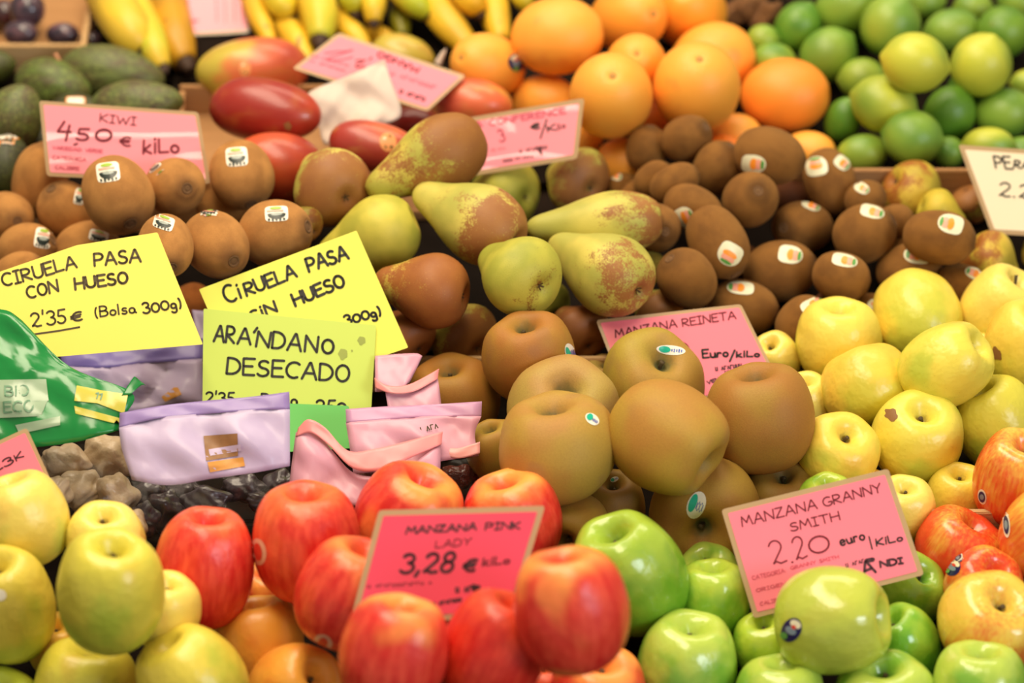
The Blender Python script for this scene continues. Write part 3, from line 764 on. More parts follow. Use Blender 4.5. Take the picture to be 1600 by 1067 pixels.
# -- light brown kiwis, left
el('kiwi', 62, 282, 118, 88, 'light brown kiwi standing behind the left edge of the pink KIWI card', ang=75, tau=10)
el('kiwi', 104, 330, 96, 88, 'light brown kiwi under the KIWI card, sticker half hidden by its neighbour', ang=120, tau=40, st=[(124, 307, 16, 26, -12, 'kiwil')])
el('kiwi', 183, 304, 124, 111, 'upright light brown kiwi in front of the KIWI card, sticker facing out', end=(205, 345), key=392, st=[(169, 269, 36, 31, 8, 'kiwil')])
el('kiwi', 274, 292, 106, 90, 'light brown kiwi with ringed end in front of the KIWI card', end=(293, 296), key=388, st=[(231, 251, 30, 12, 38, 'kiwil')])
el('kiwi', 12, 338, 84, 78, 'light brown kiwi at the photo edge with its dark end showing', end=(29, 345))
el('kiwi', 42, 392, 96, 84, 'light brown kiwi with a striped sticker behind the first yellow card', ang=20, tau=20, st=[(67, 372, 26, 32, -10, 'kiwil')])
el('kiwi', 136, 388, 102, 84, 'light brown kiwi mostly behind the CON HUESO card, sticker on its crown', ang=10, tau=20, st=[(154, 369, 30, 18, -15, 'kiwil')])
el('kiwi', 260, 384, 104, 86, 'light brown kiwi leaning on the corner of the CON HUESO card', end=(271, 412), key=384, st=[(256, 348, 32, 22, -18, 'kiwil')])
el('kiwi', 347, 318, 98, 82, 'light brown kiwi whose top is under the corner of the KIWI card', ang=110, tau=15, st=[(328, 275, 18, 10, -10, 'kiwil')])
el('kiwi', 337, 383, 116, 98, 'light brown kiwi above the SIN HUESO card with a star-shaped end', end=(363, 404), key=383, st=[(326, 328, 30, 14, -5, 'kiwil')])
el('kiwi', 377, 273, 108, 98, 'light brown kiwi beside the mangoes, sticker near its top', ang=-70, tau=25, key=330, st=[(370, 245, 34, 30, 5, 'kiwil')])
el('kiwi', 430, 364, 116, 106, 'broad light brown kiwi next to the pears behind the SIN HUESO card', ang=10, tau=25, key=350, st=[(432, 334, 36, 24, 3, 'kiwil')])
el('kiwi', 300, 474, 66, 62, 'reddish kiwi showing in the gap between the two yellow cards', ang=20, tau=10, key=440, tint='FFD8C0')
el('kiwi', 28, 432, 92, 74, 'light brown kiwi low behind the top edge of the CON HUESO card', ang=30, tau=10, key=425)
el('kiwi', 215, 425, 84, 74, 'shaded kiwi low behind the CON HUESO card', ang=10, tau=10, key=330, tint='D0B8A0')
# -- conference pears
pr(522, 293, 128, (478, 255), 'brown and yellow pear lying end-on beside the orange-red mango', tau=52, al=.72, stem='n')
pr(692, 238, 118, (578, 300), 'large brown pear with a yellow-green neck on top of the pear pile', tau=-15, key=304, al=.78, tint='F4F0D8', stem='n')
pr(598, 362, 122, (500, 405), 'plain yellow pear whose neck goes behind the SIN HUESO card', tau=5, al=.12, key=362, tint='FFFFD8')
pr(756, 352, 128, (650, 300), 'yellow pear with russet patches and dark blossom end, below the large brown pear', tau=26, key=440, al=.6)
pr(680, 456, 120, (585, 440), 'brown pear lying sideways against the SIN HUESO card', tau=14, al=.86, key=456, tint='FFEAD8')
pr(818, 433, 130, (760, 400), 'green round-looking pear in the middle of the pear pile', tau=45, al=.3, key=441, tint='E8F0C8')
pr(956, 430, 132, (868, 376), 'speckled yellow-green pear with brown blossom end facing out', tau=34, al=.5, key=436)
pr(964, 347, 102, (826, 358), 'long pear, yellow neck and smooth brown body, beside the dark kiwis', tau=0, al=.55, key=365)
pr(797, 303, 110, (745, 290), 'green pear under the lower edge of the CONFERENCE card', tau=40, al=.25, key=299, tint='E0E8C0')
pr(905, 285, 108, (868, 262), 'mottled pear with a dark blossom end beside the dark kiwis', tau=48, al=.6, key=285)
pr(640, 530, 92, (612, 500), 'brown pear peeking out by the lower corner of the SIN HUESO card', tau=30, al=1.0, key=440, tint='FFE4D0')
pr(728, 530, 116, (690, 500), 'mottled green-brown pear low in front, beside the smooth russet apple', tau=40, al=.65, key=425, tint='E0D8C0')
pr(906, 524, 104, (880, 490), 'mottled brown pear at the tray edge next to the MANZANA REINETA card', tau=40, al=.9, key=420, tint='E0CCB0')
pr(1030, 490, 82, (1010, 462), 'russet yellow pear just above the MANZANA REINETA card', tau=40, al=.8, key=425)
pr(1012, 420, 60, (990, 400), 'yellow sliver of pear between the speckled pear and a kiwi', tau=40, al=.1, key=400)
pr(478, 352, 62, (450, 330), 'shaded yellow pear behind the broad kiwi and the plain yellow pear', tau=30, al=.6, key=340, tint='C0B088')  # darker tint puts this pear's shade into its colour
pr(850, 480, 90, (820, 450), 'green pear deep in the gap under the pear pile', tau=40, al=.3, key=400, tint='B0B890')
# -- dark kiwis
DK = 'C08A6C'
def dk(u, v, a, b, lab, **k):
    k.setdefault('tint', 'C0BAA0'); el('kiwi', u, v, a, b, lab, **k)
dk(1011, 233, 74, 64, 'small dark kiwi at the back against the oranges, behind another', ang=80, tau=20)
dk(1073, 216, 80, 72, 'round kiwi on top at the back, against the oranges', ang=30, tau=40, key=238)
dk(1021, 280, 66, 52, 'slim kiwi lying in the second row below the two at the back', ang=35, tau=5)
dk(1054, 287, 92, 60, 'long slim kiwi lying slantwise below the round one at the back', ang=30, tau=5)
dk(1121, 263, 86, 74, 'plain round-ended kiwi between the back kiwi and a stickered one', ang=60, tau=25)
dk(1202, 243, 112, 90, 'large dark kiwi against the big orange, round-cornered sticker at its foot', ang=-15, tau=10, key=268, st=[(1178, 256, 38, 28, -5, 'kiwir')])
dk(1172, 312, 90, 86, 'reddish dark kiwi with its ringed end facing out, below the large stickered one', end=(1180, 302))
dk(1083, 326, 96, 72, 'dark kiwi with a sticker on its low side beside the long slim one', ang=-25, tau=5, st=[(1070, 340, 30, 34, 25, 'kiwir')])
dk(1121, 378, 120, 88, 'long dark kiwi tilted down with a sticker near its lower end', ang=-62, tau=15, key=380, st=[(1140, 397, 36, 38, -120, 'kiwir')])
dk(1297, 284, 108, 80, 'upright dark kiwi wearing two stickers, next to the limes', ang=-75, tau=10, st=[(1276, 260, 30, 34, 100, 'kiwir'), (1316, 255, 26, 20, -40, 'kiwir')])
dk(1255, 355, 96, 82, 'dark kiwi with its ringed end turned away from the limes, sticker on top', end=(1228, 357), st=[(1267, 321, 30, 14, -25, 'kiwir')])
dk(1351, 365, 100, 90, 'dark kiwi in the middle with a slanted sticker on its crown', ang=25, tau=20, st=[(1363, 331, 38, 20, -15, 'kiwir')])
dk(1467, 371, 112, 84, 'large dark kiwi nearest the white card, orange and green sticker', ang=-8, tau=10, key=422, st=[(1485, 350, 40, 30, 165, 'kiwir')])
dk(1219, 423, 114, 94, 'broad dark kiwi in the front rows with a light face and a bright sticker', ang=10, tau=20, key=434, st=[(1235, 398, 38, 28, -10, 'kiwir')])
dk(1314, 432, 90, 78, 'dark kiwi behind the yellow apple with the flat dotted top', ang=-20, tau=15, st=[(1320, 407, 40, 20, -12, 'kiwir')])
dk(1420, 419, 108, 76, 'dark kiwi just behind the large smooth yellow apple', ang=20, tau=10, st=[(1433, 399, 42, 26, 175, 'kiwir')])
dk(1073, 436, 98, 88, 'plain dark kiwi between the speckled pear and the long tilted kiwi', end=(1048, 408), key=435)
dk(1160, 480, 112, 84, 'dark kiwi by the top corner of the MANZANA REINETA card', ang=-10, tau=10, key=480, st=[(1157, 450, 42, 20, 175, 'kiwir')])
dk(1257, 507, 92, 86, 'dark kiwi partly hidden by the flat-topped yellow apple', ang=40, tau=10, key=500, st=[(1270, 475, 40, 18, 25, 'kiwir')])
dk(1360, 488, 66, 60, 'sliver of dark kiwi between two yellow apples', ang=0, tau=10, key=475, st=[(1366, 478, 18, 22, 40, 'kiwir')])
dk(1505, 447, 84, 70, 'dark kiwi behind the yellow apple with a dry stem', ang=-20, tau=10, st=[(1524, 428, 34, 18, 160, 'kiwir')])
dk(1024, 356, 86, 76, 'dark kiwi with ringed end touching the long yellow-necked pear', end=(1034, 362), key=345)
dk(1400, 345, 56, 52, 'small piece of kiwi between the middle one and the pears', ang=0, tau=10)
dk(1352, 312, 66, 60, 'kiwi behind the two-stickered one with a bright sticker', ang=30, tau=10, st=[(1347, 294, 24, 16, -30, 'kiwir')])
dk(1402, 398, 64, 60, 'lighter kiwi in the gap behind the large one by the white card', ang=60, tau=10, key=340)
dk(972, 292, 48, 42, 'kiwi tip with a sticker peeking out behind the mottled pear', ang=30, tau=10, key=270, st=[(963, 275, 18, 14, -20, 'kiwir')])
dk(998, 304, 62, 48, 'kiwi low between the mottled pear and the slim kiwis', ang=30, tau=5, key=275)
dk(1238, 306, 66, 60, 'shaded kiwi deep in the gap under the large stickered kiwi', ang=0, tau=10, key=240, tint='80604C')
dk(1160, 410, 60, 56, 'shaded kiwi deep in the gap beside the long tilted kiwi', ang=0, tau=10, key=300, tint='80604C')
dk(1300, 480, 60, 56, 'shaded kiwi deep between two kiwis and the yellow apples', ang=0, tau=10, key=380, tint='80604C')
# -- pears behind the dark kiwis
pr(1422, 298, 100, (1475, 330), 'yellow-brown pear at the cardboard edge below the limes, blue-grey sticker', tau=30, al=.45, tint='FFE8B0', st=[(1430, 306, 26, 22, 0, 'bluegrey')])
pr(1462, 330, 74, (1508, 350), 'yellow pear lying by the large dark kiwi, grey-green sticker', tau=10, al=.25, tint='FFF0A8', st=[(1478, 318, 24, 22, -20, 'bluegrey')])
pr(1542, 404, 94, (1590, 440), 'yellow-brown pear under the foot of the white card', tau=20, al=.5, key=392, tint='FFE8B0', st=[(1561, 387, 20, 22, -30, 'bluegrey')])
pr(1618, 392, 60, (1650, 400), 'sliver of yellow pear at the photo edge under the white card', tau=10, al=.3, key=390, tint='FFE8B0')
pr(1515, 312, 66, (1530, 345), 'mottled brown pear beside the slanted edge of the white card', tau=20, al=.8, key=310)
# -- avocados
el('avocado', 84, 135, 124, 86, 'green avocado in the second row with a pink-tipped stalk', ang=-15, tau=15, tint='F0FFD8')
el('avocado', 176, 116, 166, 90, 'longest avocado, brown-green, touching the banana tip', ang=-8, tau=5)
el('avocado', 214, 164, 148, 80, 'green-brown avocado directly behind the KIWI card', ang=5, tau=8)
el('avocado', 20, 184, 112, 96, 'dark avocado at the photo edge above the price sticker', ang=60, tau=15)
el('avocado', 8, 262, 106, 96, 'near-black avocado at the photo edge with an orange-rimmed sticker', ang=80, tau=15, tint='A0A090', st=[(12, 199, 44, 36, -8, 'avo')])
el('avocado', -14, 106, 80, 60, 'avocado cut off by the photo edge below the plums', ang=10, tau=5, tint='C8C8B0')
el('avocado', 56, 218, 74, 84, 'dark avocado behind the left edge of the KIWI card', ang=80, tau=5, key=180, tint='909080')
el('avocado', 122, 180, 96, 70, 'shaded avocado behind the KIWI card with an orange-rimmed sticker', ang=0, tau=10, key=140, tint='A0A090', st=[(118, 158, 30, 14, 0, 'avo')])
# -- mangoes
el('mango', 394, 110, 176, 112, 'half green half orange-red mango under the top pink card', ang=184, tau=5, al=.55, st=[(383, 107, 18, 24, 0, 'mangosk')])
el('mango', 415, 174, 178, 102, 'dark red mango with a stalk scar facing out', ang=-8, tau=12, al=1.3, tint='E8B8A8', st=[(449, 197, 16, 15, 0, 'scar')])
el('mango', 432, 262, 148, 118, 'orange-red mango behind the top light brown kiwi', ang=170, tau=10, al=.85, tint='F0D8C0')
el('mango', 586, 228, 146, 80, 'red mango behind the large brown pear, round orange sticker', ang=-10, tau=5, al=1.0, key=225, st=[(606, 222, 26, 30, 15, 'mangosk')])
el('mango', 742, 164, 118, 92, 'orange-red mango between the white wrapping paper and the oranges', ang=-5, tau=10, al=.8)
el('mango', 628, 92, 104, 74, 'green-gold mango edge above the slanted pink card', ang=-10, tau=5, al=.1, key=60)
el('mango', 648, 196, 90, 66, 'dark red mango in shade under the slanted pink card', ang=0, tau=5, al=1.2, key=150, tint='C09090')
# -- oranges
OR = dict(tau=30)
el('orange', 871, 56, 145, 122, 'large wide orange at the top beside the bananas', ang=5, tau=10, key=145)
el('orange', 982, 28, 122, 108, 'orange at the top edge between two others', ang=0, tau=60, tint='FFF4E0')
el('orange', 1078, 18, 130, 116, 'yellowish orange at the top edge with its stem button showing', end=(1067, 4), tint='FFF8D8')
el('orange', 955, 150, 137, 131, 'large orange in front, by the corner of the CONFERENCE card', ang=90, tau=70)
el('orange', 994, 102, 108, 96, 'orange with a stem button in the centre of the pile', end=(993, 92))
el('orange', 1089, 137, 143, 137, 'large orange directly above the back kiwis', ang=90, tau=60)
el('orange', 1114, 95, 136, 118, 'orange behind the large one above the back kiwis', ang=20, tau=10)
el('orange', 1227, 149, 139, 117, 'deep orange grapefruit-like orange beside the limes', ang=0, tau=15, tint='FFE0D0', key=152)
el('orange', 850, 160, 104, 88, 'orange in the shade behind the CONFERENCE card', ang=0, tau=30, key=100)
el('orange', 762, 103, 124, 102, 'orange with a red and blue sticker next to the slanted pink card', end=(728, 96), st=[(806, 98, 24, 28, 20, 'navy')], key=103)
el('orange', 902, 208, 84, 78, 'shaded orange at the right edge of the CONFERENCE card', ang=0, tau=30, key=118)
el('orange', 974, 256, 92, 82, 'orange low in front between the mottled pear and the kiwis', ang=0, tau=30, key=140)
el('orange', 1262, 238, 88, 66, 'orange low between the large kiwi and the limes', ang=0, tau=30, key=130)
el('orange', 1148, 214, 86, 74, 'orange low behind the back kiwis', ang=0, tau=30, key=120)
el('orange', 1128, 240, 70, 60, 'reddish orange lowest behind the plain round-ended kiwi', ang=0, tau=30, key=150, tint='FFD0B8')
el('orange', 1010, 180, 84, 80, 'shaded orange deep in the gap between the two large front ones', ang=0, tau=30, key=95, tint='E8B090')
# -- limes
def lm(u, v, a, b, lab, **k):
    el('lime', u, v, a, b, lab, **k)
lm(1246, 43, 84, 72, 'dark green lime nearest the brown root, at the top of the lime pile', ang=60, tau=20, al=.1, tint='E0F0D0')
lm(1294, 86, 94, 84, 'green lime just above the big deep orange', ang=40, tau=10, al=.2)
lm(1322, 12, 100, 84, 'lime at the top edge with a brownish end', ang=20, tau=30, al=.3)
lm(1391, 40, 98, 92, 'large light green lime at the top centre of the lime pile', ang=60, tau=30, al=.6)
lm(1430, 98, 104, 96, 'yellow-green lime in the middle of the lime pile with a nipple on its side', ang=-12, tau=5, al=1.8, key=166)
lm(1533, 101, 100, 96, 'yellowest lime, on top of the pile toward the photo edge', ang=70, tau=30, al=1.9, key=181)
lm(1487, 47, 88, 68, 'green lime behind the two yellowish ones', ang=10, tau=5, al=.3)
lm(1568, 50, 84, 82, 'dark lime near the upper photo corner', ang=20, tau=15, al=.2, tint='E0ECC8')
lm(1381, 163, 104, 92, 'light green mottled lime below the nippled one', ang=-20, tau=10, al=1.0, key=164)
lm(1347, 124, 74, 68, 'green lime squeezed behind the light mottled one', ang=0, tau=10, al=.5)
lm(1426, 215, 94, 88, 'deep green lime in front of the pile above the cardboard edge', ang=-10, tau=15, al=.15, key=216)
lm(1484, 178, 88, 82, 'dark green lime under the yellowest one', ang=70, tau=20, al=.1, tint='D8ECC8')
lm(1317, 188, 72, 56, 'narrow dark lime standing beside the big deep orange', end=(1326, 160), al=.1, key=100, tint='D8ECC8')
lm(1347, 240, 80, 62, 'green lime behind the two-stickered kiwi', ang=10, tau=10, al=.5, key=200)
lm(1569, 177, 92, 80, 'green lime above the corner of the white card', ang=10, tau=15, al=.2)
lm(1544, 228, 88, 60, 'yellow-green lime directly behind the top edge of the white card', ang=0, tau=10, al=1.2)
lm(1482, 238, 52, 50, 'shaded lime between the deep green one and the white card', ang=0, tau=10, al=.1, key=190)
lm(1606, 130, 54, 44, 'yellowish lime tip at the photo edge', ang=0, tau=10, al=1.3)
lm(1192, 62, 52, 48, 'green lime next to the brown root behind the oranges', ang=0, tau=10, al=.4)
lm(1208, 94, 68, 56, 'yellow-green lime directly behind the big deep orange', ang=0, tau=10, al=1.6)
lm(1443, 2, 66, 60, 'lime at the top edge between two larger ones', ang=0, tau=10, al=.4)
lm(1520, 12, 60, 52, 'lime at the top edge behind the small green one', ang=0, tau=10, al=.4)
lm(1592, 2, 64, 56, 'lime in the upper photo corner', ang=0, tau=10, al=.3)
lm(1598, 238, 60, 50, 'dark lime behind the white card at the photo edge', ang=0, tau=10, al=.1, key=185)
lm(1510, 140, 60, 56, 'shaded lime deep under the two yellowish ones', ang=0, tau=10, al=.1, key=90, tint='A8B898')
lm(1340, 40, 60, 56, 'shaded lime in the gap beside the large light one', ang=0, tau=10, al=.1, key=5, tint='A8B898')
# -- plums, top corner
el('plum', 42, 16, 60, 56, 'large dark plum in the middle of the box in the top corner', ang=80, tau=10, key=30)
el('plum', 6, 22, 50, 46, 'reddish dark plum at the edge of the top corner', ang=0, tau=10, tint='FFC0B0')
el('plum', 32, 52, 62, 40, 'dark plum low behind the pale box edge', ang=0, tau=10, key=40)
el('plum', 98, 54, 64, 38, 'plum with a dusty bloom lying alone on the cardboard', ang=0, tau=5)
el('plum', 142, 62, 44, 26, 'small dark plum beside the first banana', ang=0, tau=5)
# -- brown root behind the oranges
el('root', 1165, 14, 70, 52, 'knobbly brown ginger root behind the oranges and limes', ang=30, tau=5, key=-5)
el('root', 1200, 30, 60, 44, 'smaller knobbly brown ginger root piece beside the dark green lime', ang=60, tau=5, key=10)
# -- dried fruit seen through the bag windows
FG = 'dried figs inside the green-headed bag'
for u, v, a, b, g_, lab in ((104, 722, 72, 62, -10, 'dried fig under the green film, beside the cut-off pink card'), (170, 716, 80, 70, -40, 'largest dried fig, in the upper corner of the clear bag window'),
    (126, 766, 76, 64, 0, 'round glossy dried fig in the middle of the clear bag window'), (184, 776, 70, 62, -50, 'dried fig against the lilac bag'), (160, 812, 64, 52, 0, 'dried fig just above the small yellow apple'),
    (84, 770, 60, 56, 40, 'dried fig hidden behind the pink card corner'), (206, 820, 50, 50, 70, 'lowest dried fig, in the corner of the bag')):
    el('fig', u, v, a, b, lab, ang=g_, tau=5, key=600+v*.03, group=FG, lift=.028)
PG = 'prunes inside the lilac-headed bag'
for u, v, a, b, g_, tn, lab in ((380, 764, 66, 50, 10, 'FFFFFF', 'upper prune in the window of the lilac bag'), (322, 782, 76, 46, 5, 'FFFFFF', 'long glossy prune in the middle of the lilac bag window'),
    (414, 790, 54, 44, -30, 'E0FFD0', 'prune beside the pink-stickered red apple'), (258, 800, 66, 60, 80, 'FFF0A0', 'olive-brown prune at the corner of the lilac bag window'), (345, 815, 66, 44, 0, 'FFA090', 'reddish prune low in the lilac bag window'),
    (224, 812, 56, 50, 70, 'FFFFFF', 'dark prune at the outer seam of the lilac bag'), (436, 756, 54, 44, 20, 'FFF0B0', 'brownish prune at the seam by the front pink bag'), (284, 768, 60, 44, 10, 'FFE8C0', 'brownish prune just under the lilac header'),
    (236, 772, 56, 44, 60, 'FFE8C0', 'brownish prune under the folded corner of the lilac header'), (300, 822, 60, 50, 10, 'FFFFFF', 'dark prune just above the tall deep red apple')):
    el('prune', u, v, a, b, lab, ang=g_, tau=5, key=600+v*.03, group=PG, tint=tn, lift=.024)
CG = 'dried cranberries inside the pink bags'
el('cranberry', 585, 748, 64, 52, 'dark red dried cranberry lump showing behind the front pink bag', ang=60, tau=5, key=640, group=CG, lift=.02)
el('cranberry', 716, 746, 58, 42, 'greenish dried cranberry at the foot of the wide pink bag', ang=0, tau=5, key=641, group=CG, tint='90C0A0', lift=.02)

# ------------------------------------------------------------------ cards and bags: planes given by their corner pixels and the way they face
INK = 'inkprint'
panel('kiwi', [(61, 157), (310, 175), (329, 287), (73, 275)], (.05, .10, 1), 325)
panel('conf', [(702, 189), (913, 153), (902, 248), (712, 279)], (-.25, .12, 1), 302)
panel('mango', [(457, 107), (529, 51), (728, 118), (668, 174)], (0, .75, 1), 161)
panel('top', [(229, -46), (391, -50), (391, 51), (229, 59)], (.0, .25, 1), 90)
panel('reineta', [(931, 500), (1158, 475), (1222, 606), (985, 640)], (.05, .35, 1), 585)
panel('granny', [(1127, 796), (1388, 732), (1444, 898), (1178, 966)], (.05, .25, 1), 1006)
panel('hot', [(592, 797), (852, 790), (800, 962), (545, 978)], (0, .2, 1), 935)
panel('corner', [(42, 668), (122, 842), (-60, 905), (-130, 748)], (0, .2, 1), 790)
panel('white', [(1497, 226), (1640, 236), (1672, 372), (1549, 365)], (-.1, .15, 1), 395)
panel('yellow1', [(-28, 434), (120, 383), (246, 363), (317, 538), (46, 561)], (.0, .3, 1), 505)
panel('yellow2', [(311, 452), (557, 360), (638, 543), (388, 628)], (.0, .3, 1), 506)
panel('lime', [(318, 482), (588, 508), (580, 640), (316, 655)], (0, .3, 1), 507)
panel('greenslip', [(440, 630), (545, 634), (552, 700), (448, 706)], (0, .5, 1), 508)
panel('paper', [(478, 146), (598, 93), (627, 172), (614, 192), (545, 206), (508, 232)], (0, .3, 1), 170, front=.004, back=.004)
panel('bag_back', [(92, 560), (316, 532), (330, 640), (176, 655)], (0, .6, 1), 495, front=.006, back=.006)
panel('bag_green', [(-30, 478), (30, 478), (120, 560), (196, 660), (210, 820), (90, 830), (-30, 700)], (0, .4, 1), 646, front=.012, back=.004)
panel('pink_back', [(588, 550), (662, 550), (690, 585), (700, 660), (588, 660)], (0, .5, 1), 622, front=.006, back=.005)
panel('pink_wide', [(540, 640), (753, 628), (750, 765), (550, 780)], (0, .4, 1), 706, front=.008, back=.005)
panel('pink_front', [(462, 655), (690, 672), (690, 800), (450, 800)], (0, .4, 1), 707, front=.012, back=.003)
panel('bag_lilac', [(187, 645), (452, 612), (455, 735), (440, 840), (220, 850)], (0, .35, 1), 708, front=.010, back=.005)
# ------------------------------------------------------------------ stall structure
def plane_pt(x, y, h): return Vector((x, y*math.cos(SL)-h*math.sin(SL), y*math.sin(SL)+h*math.cos(SL)))
def px_floor(u, v, h=0.0):
    q = ray(u, v); t = (DF+h)/(NF @ q); p = tow(q*t); return p.x, p.y*math.cos(SL)+p.z*math.sin(SL)
def boxmesh(name, x0, x1, y0, y1, h0, h1, mat, parent=None, bev=.0008, org=Vector((0, 0, 0))):
    bm = bmesh.new()
    vs = [bm.verts.new(plane_pt(x, y, h)-org) for h in (h0, h1) for y in (y0, y1) for x in (x0, x1)]
    for f in ((0, 2, 3, 1), (4, 5, 7, 6), (0, 1, 5, 4), (2, 6, 7, 3), (0, 4, 6, 2), (1, 3, 7, 5)): bm.faces.new([vs[i] for i in f])
    bmesh.ops.recalc_face_normals(bm, faces=bm.faces)
    if bev: bmesh.ops.bevel(bm, geom=list(bm.edges), offset=bev, segments=2, affect='EDGES')
    me = bpy.data.meshes.new(name); bm.to_mesh(me); bm.free()
    return link(name, me, parent, M[mat])
floor_o = boxmesh('floor', -1.6, 1.6, -1.2, 1.9, -.06, -.004, 'darkwood'); floor_o['kind'] = 'structure'
def tray(u0, u1, v_front, v_back, label, mat, wall=.03, th=.005, front=True, back=True, hv=None, liner=None, sides=(1, 1), fw=None):
    x0, yf = px_floor(u0, v_front, wall); x1, _ = px_floor(u1, v_front, wall); _, yb = px_floor(u0, v_back, wall)
    org = plane_pt((x0+x1)/2, (yf+yb)/2, 0)
    t = bpy.data.objects.new('fruit_tray', None); COL.objects.link(t); t.location = org; t.empty_display_size = .05
    tag(t, label, 'tray')
    boxmesh('tray_bottom', x0+.001, x1-.001, yf, yb, -.003, -.0005, liner or mat, t, 0, org)
    if front: boxmesh('front_wall', x0, x1, yf, yf+th, -.003, fw or wall, mat, t, .0008, org)
    if back: boxmesh('back_wall', x0, x1, yb-th-.001, yb-.001, -.003, wall, mat, t, .0008, org)
    if sides[0]: boxmesh('side_wall', x0, x0+th, yf+th+.0005, yb-th-.0015, -.003, wall*.9, mat, t, .0008, org)
    if sides[1]: boxmesh('side_wall', x1-th-.001, x1-.001, yf+th+.0005, yb-th-.0015, -.003, wall*.9, mat, t, .0008, org)
    return t

place_all()

# ------------------------------------------------------------------ fruit
STK = {
 'kiwil': [('rr', 0, 0, 1, 1, 'white'), ('arc', 0, -.08, .78, .62, 'dark'), ('el', 0, -.08, .5, .18, 'grey'), ('el', -.05, .68, .5, .16, 'lime'), ('bar', -.1, .34, .7, .10, 'pinkish'), ('txt', 0, -.76, .8, .18, 'dark')],
 'kiwir': [('drop', 0, 0, 1, 1, 'cream'), ('el', .0, 0, .30, .62, 'orange'), ('bar', .38, 0, .2, .55, 'pinkish'), ('el', .70, 0, .15, .5, 'green')],
 'teal': [('el', 0, 0, 1, 1, 'white'), ('el', -.42, .05, .42, .66, 'teal'), ('txt', .42, -.02, .40, .34, 'blue')],
 'pinkoval': [('el', 0, 0, 1, 1, 'palepink'), ('el', 0, 0, .5, .66, 'red')],
 'navy': [('el', 0, 0, 1, 1, 'navy'), ('el', .1, .55, .6, .3, 'cream'), ('el', .0, -.05, .6, .3, 'bluegrey'), ('el', -.35, -.65, .4, .25, 'green'), ('el', .1, .3, .25, .15, 'red')],
 'navyring': [('el', 0, 0, 1, 1, 'white'), ('el', 0, 0, .78, .72, 'navy'), ('el', 0, 0, .5, .35, 'bluegrey')],
 'mangosk': [('el', 0, 0, 1, 1, 'mangosk'), ('el', -.3, .45, .2, .15, 'cream'), ('el', .4, .55, .16, .15, 'olive'), ('el', -.45, -.4, .13, .13, 'olive'), ('el', .2, -.55, .2, .14, 'olive')],
 'bluegrey': [('el', 0, 0, 1, 1, 'bluegrey'), ('el', 0, .1, .6, .5, 'navy'), ('el', -.2, -.4, .5, .3, 'green')],
 'avo': [('rr', 0, 0, 1, 1, 'orange'), ('rr', 0, 0, .86, .8, 'white'), ('txt', .1, 0, .5, .5, 'dark')],
 'scar': [('blob', 0, 0, 1, 1, 'scar')],
 'dot': [('el', 0, 0, 1, 1, 'white')],
}
def shape_pts(kind, n=20):
    out = []
    for i in range(n):
        a = 2*PI*i/n; c, s = math.cos(a), math.sin(a)
        if kind == 'rr':
            p = .38; out.append((abs(c)**p*(1 if c > 0 else -1), abs(s)**p*(1 if s > 0 else -1)*(1 if s < 0 else .98)))
        elif kind == 'drop':
            p = .55 if c < 0 else 1.0; out.append((abs(c)**p*(1 if c > 0 else -1), abs(s)**(.6 if c < 0 else .9)*(1 if s > 0 else -1)))
        elif kind == 'bar': out.append((abs(c)**.3*(1 if c > 0 else -1), abs(s)**.3*(1 if s > 0 else -1)))
        elif kind == 'arc': out.append((c, s if s < 0 else s*.25))
        elif kind == 'blob': k = .75+.25*math.sin(3.3*a)*math.cos(1.7*a+1); out.append((c*k, s*k))
        else: out.append((c, s))
    return out
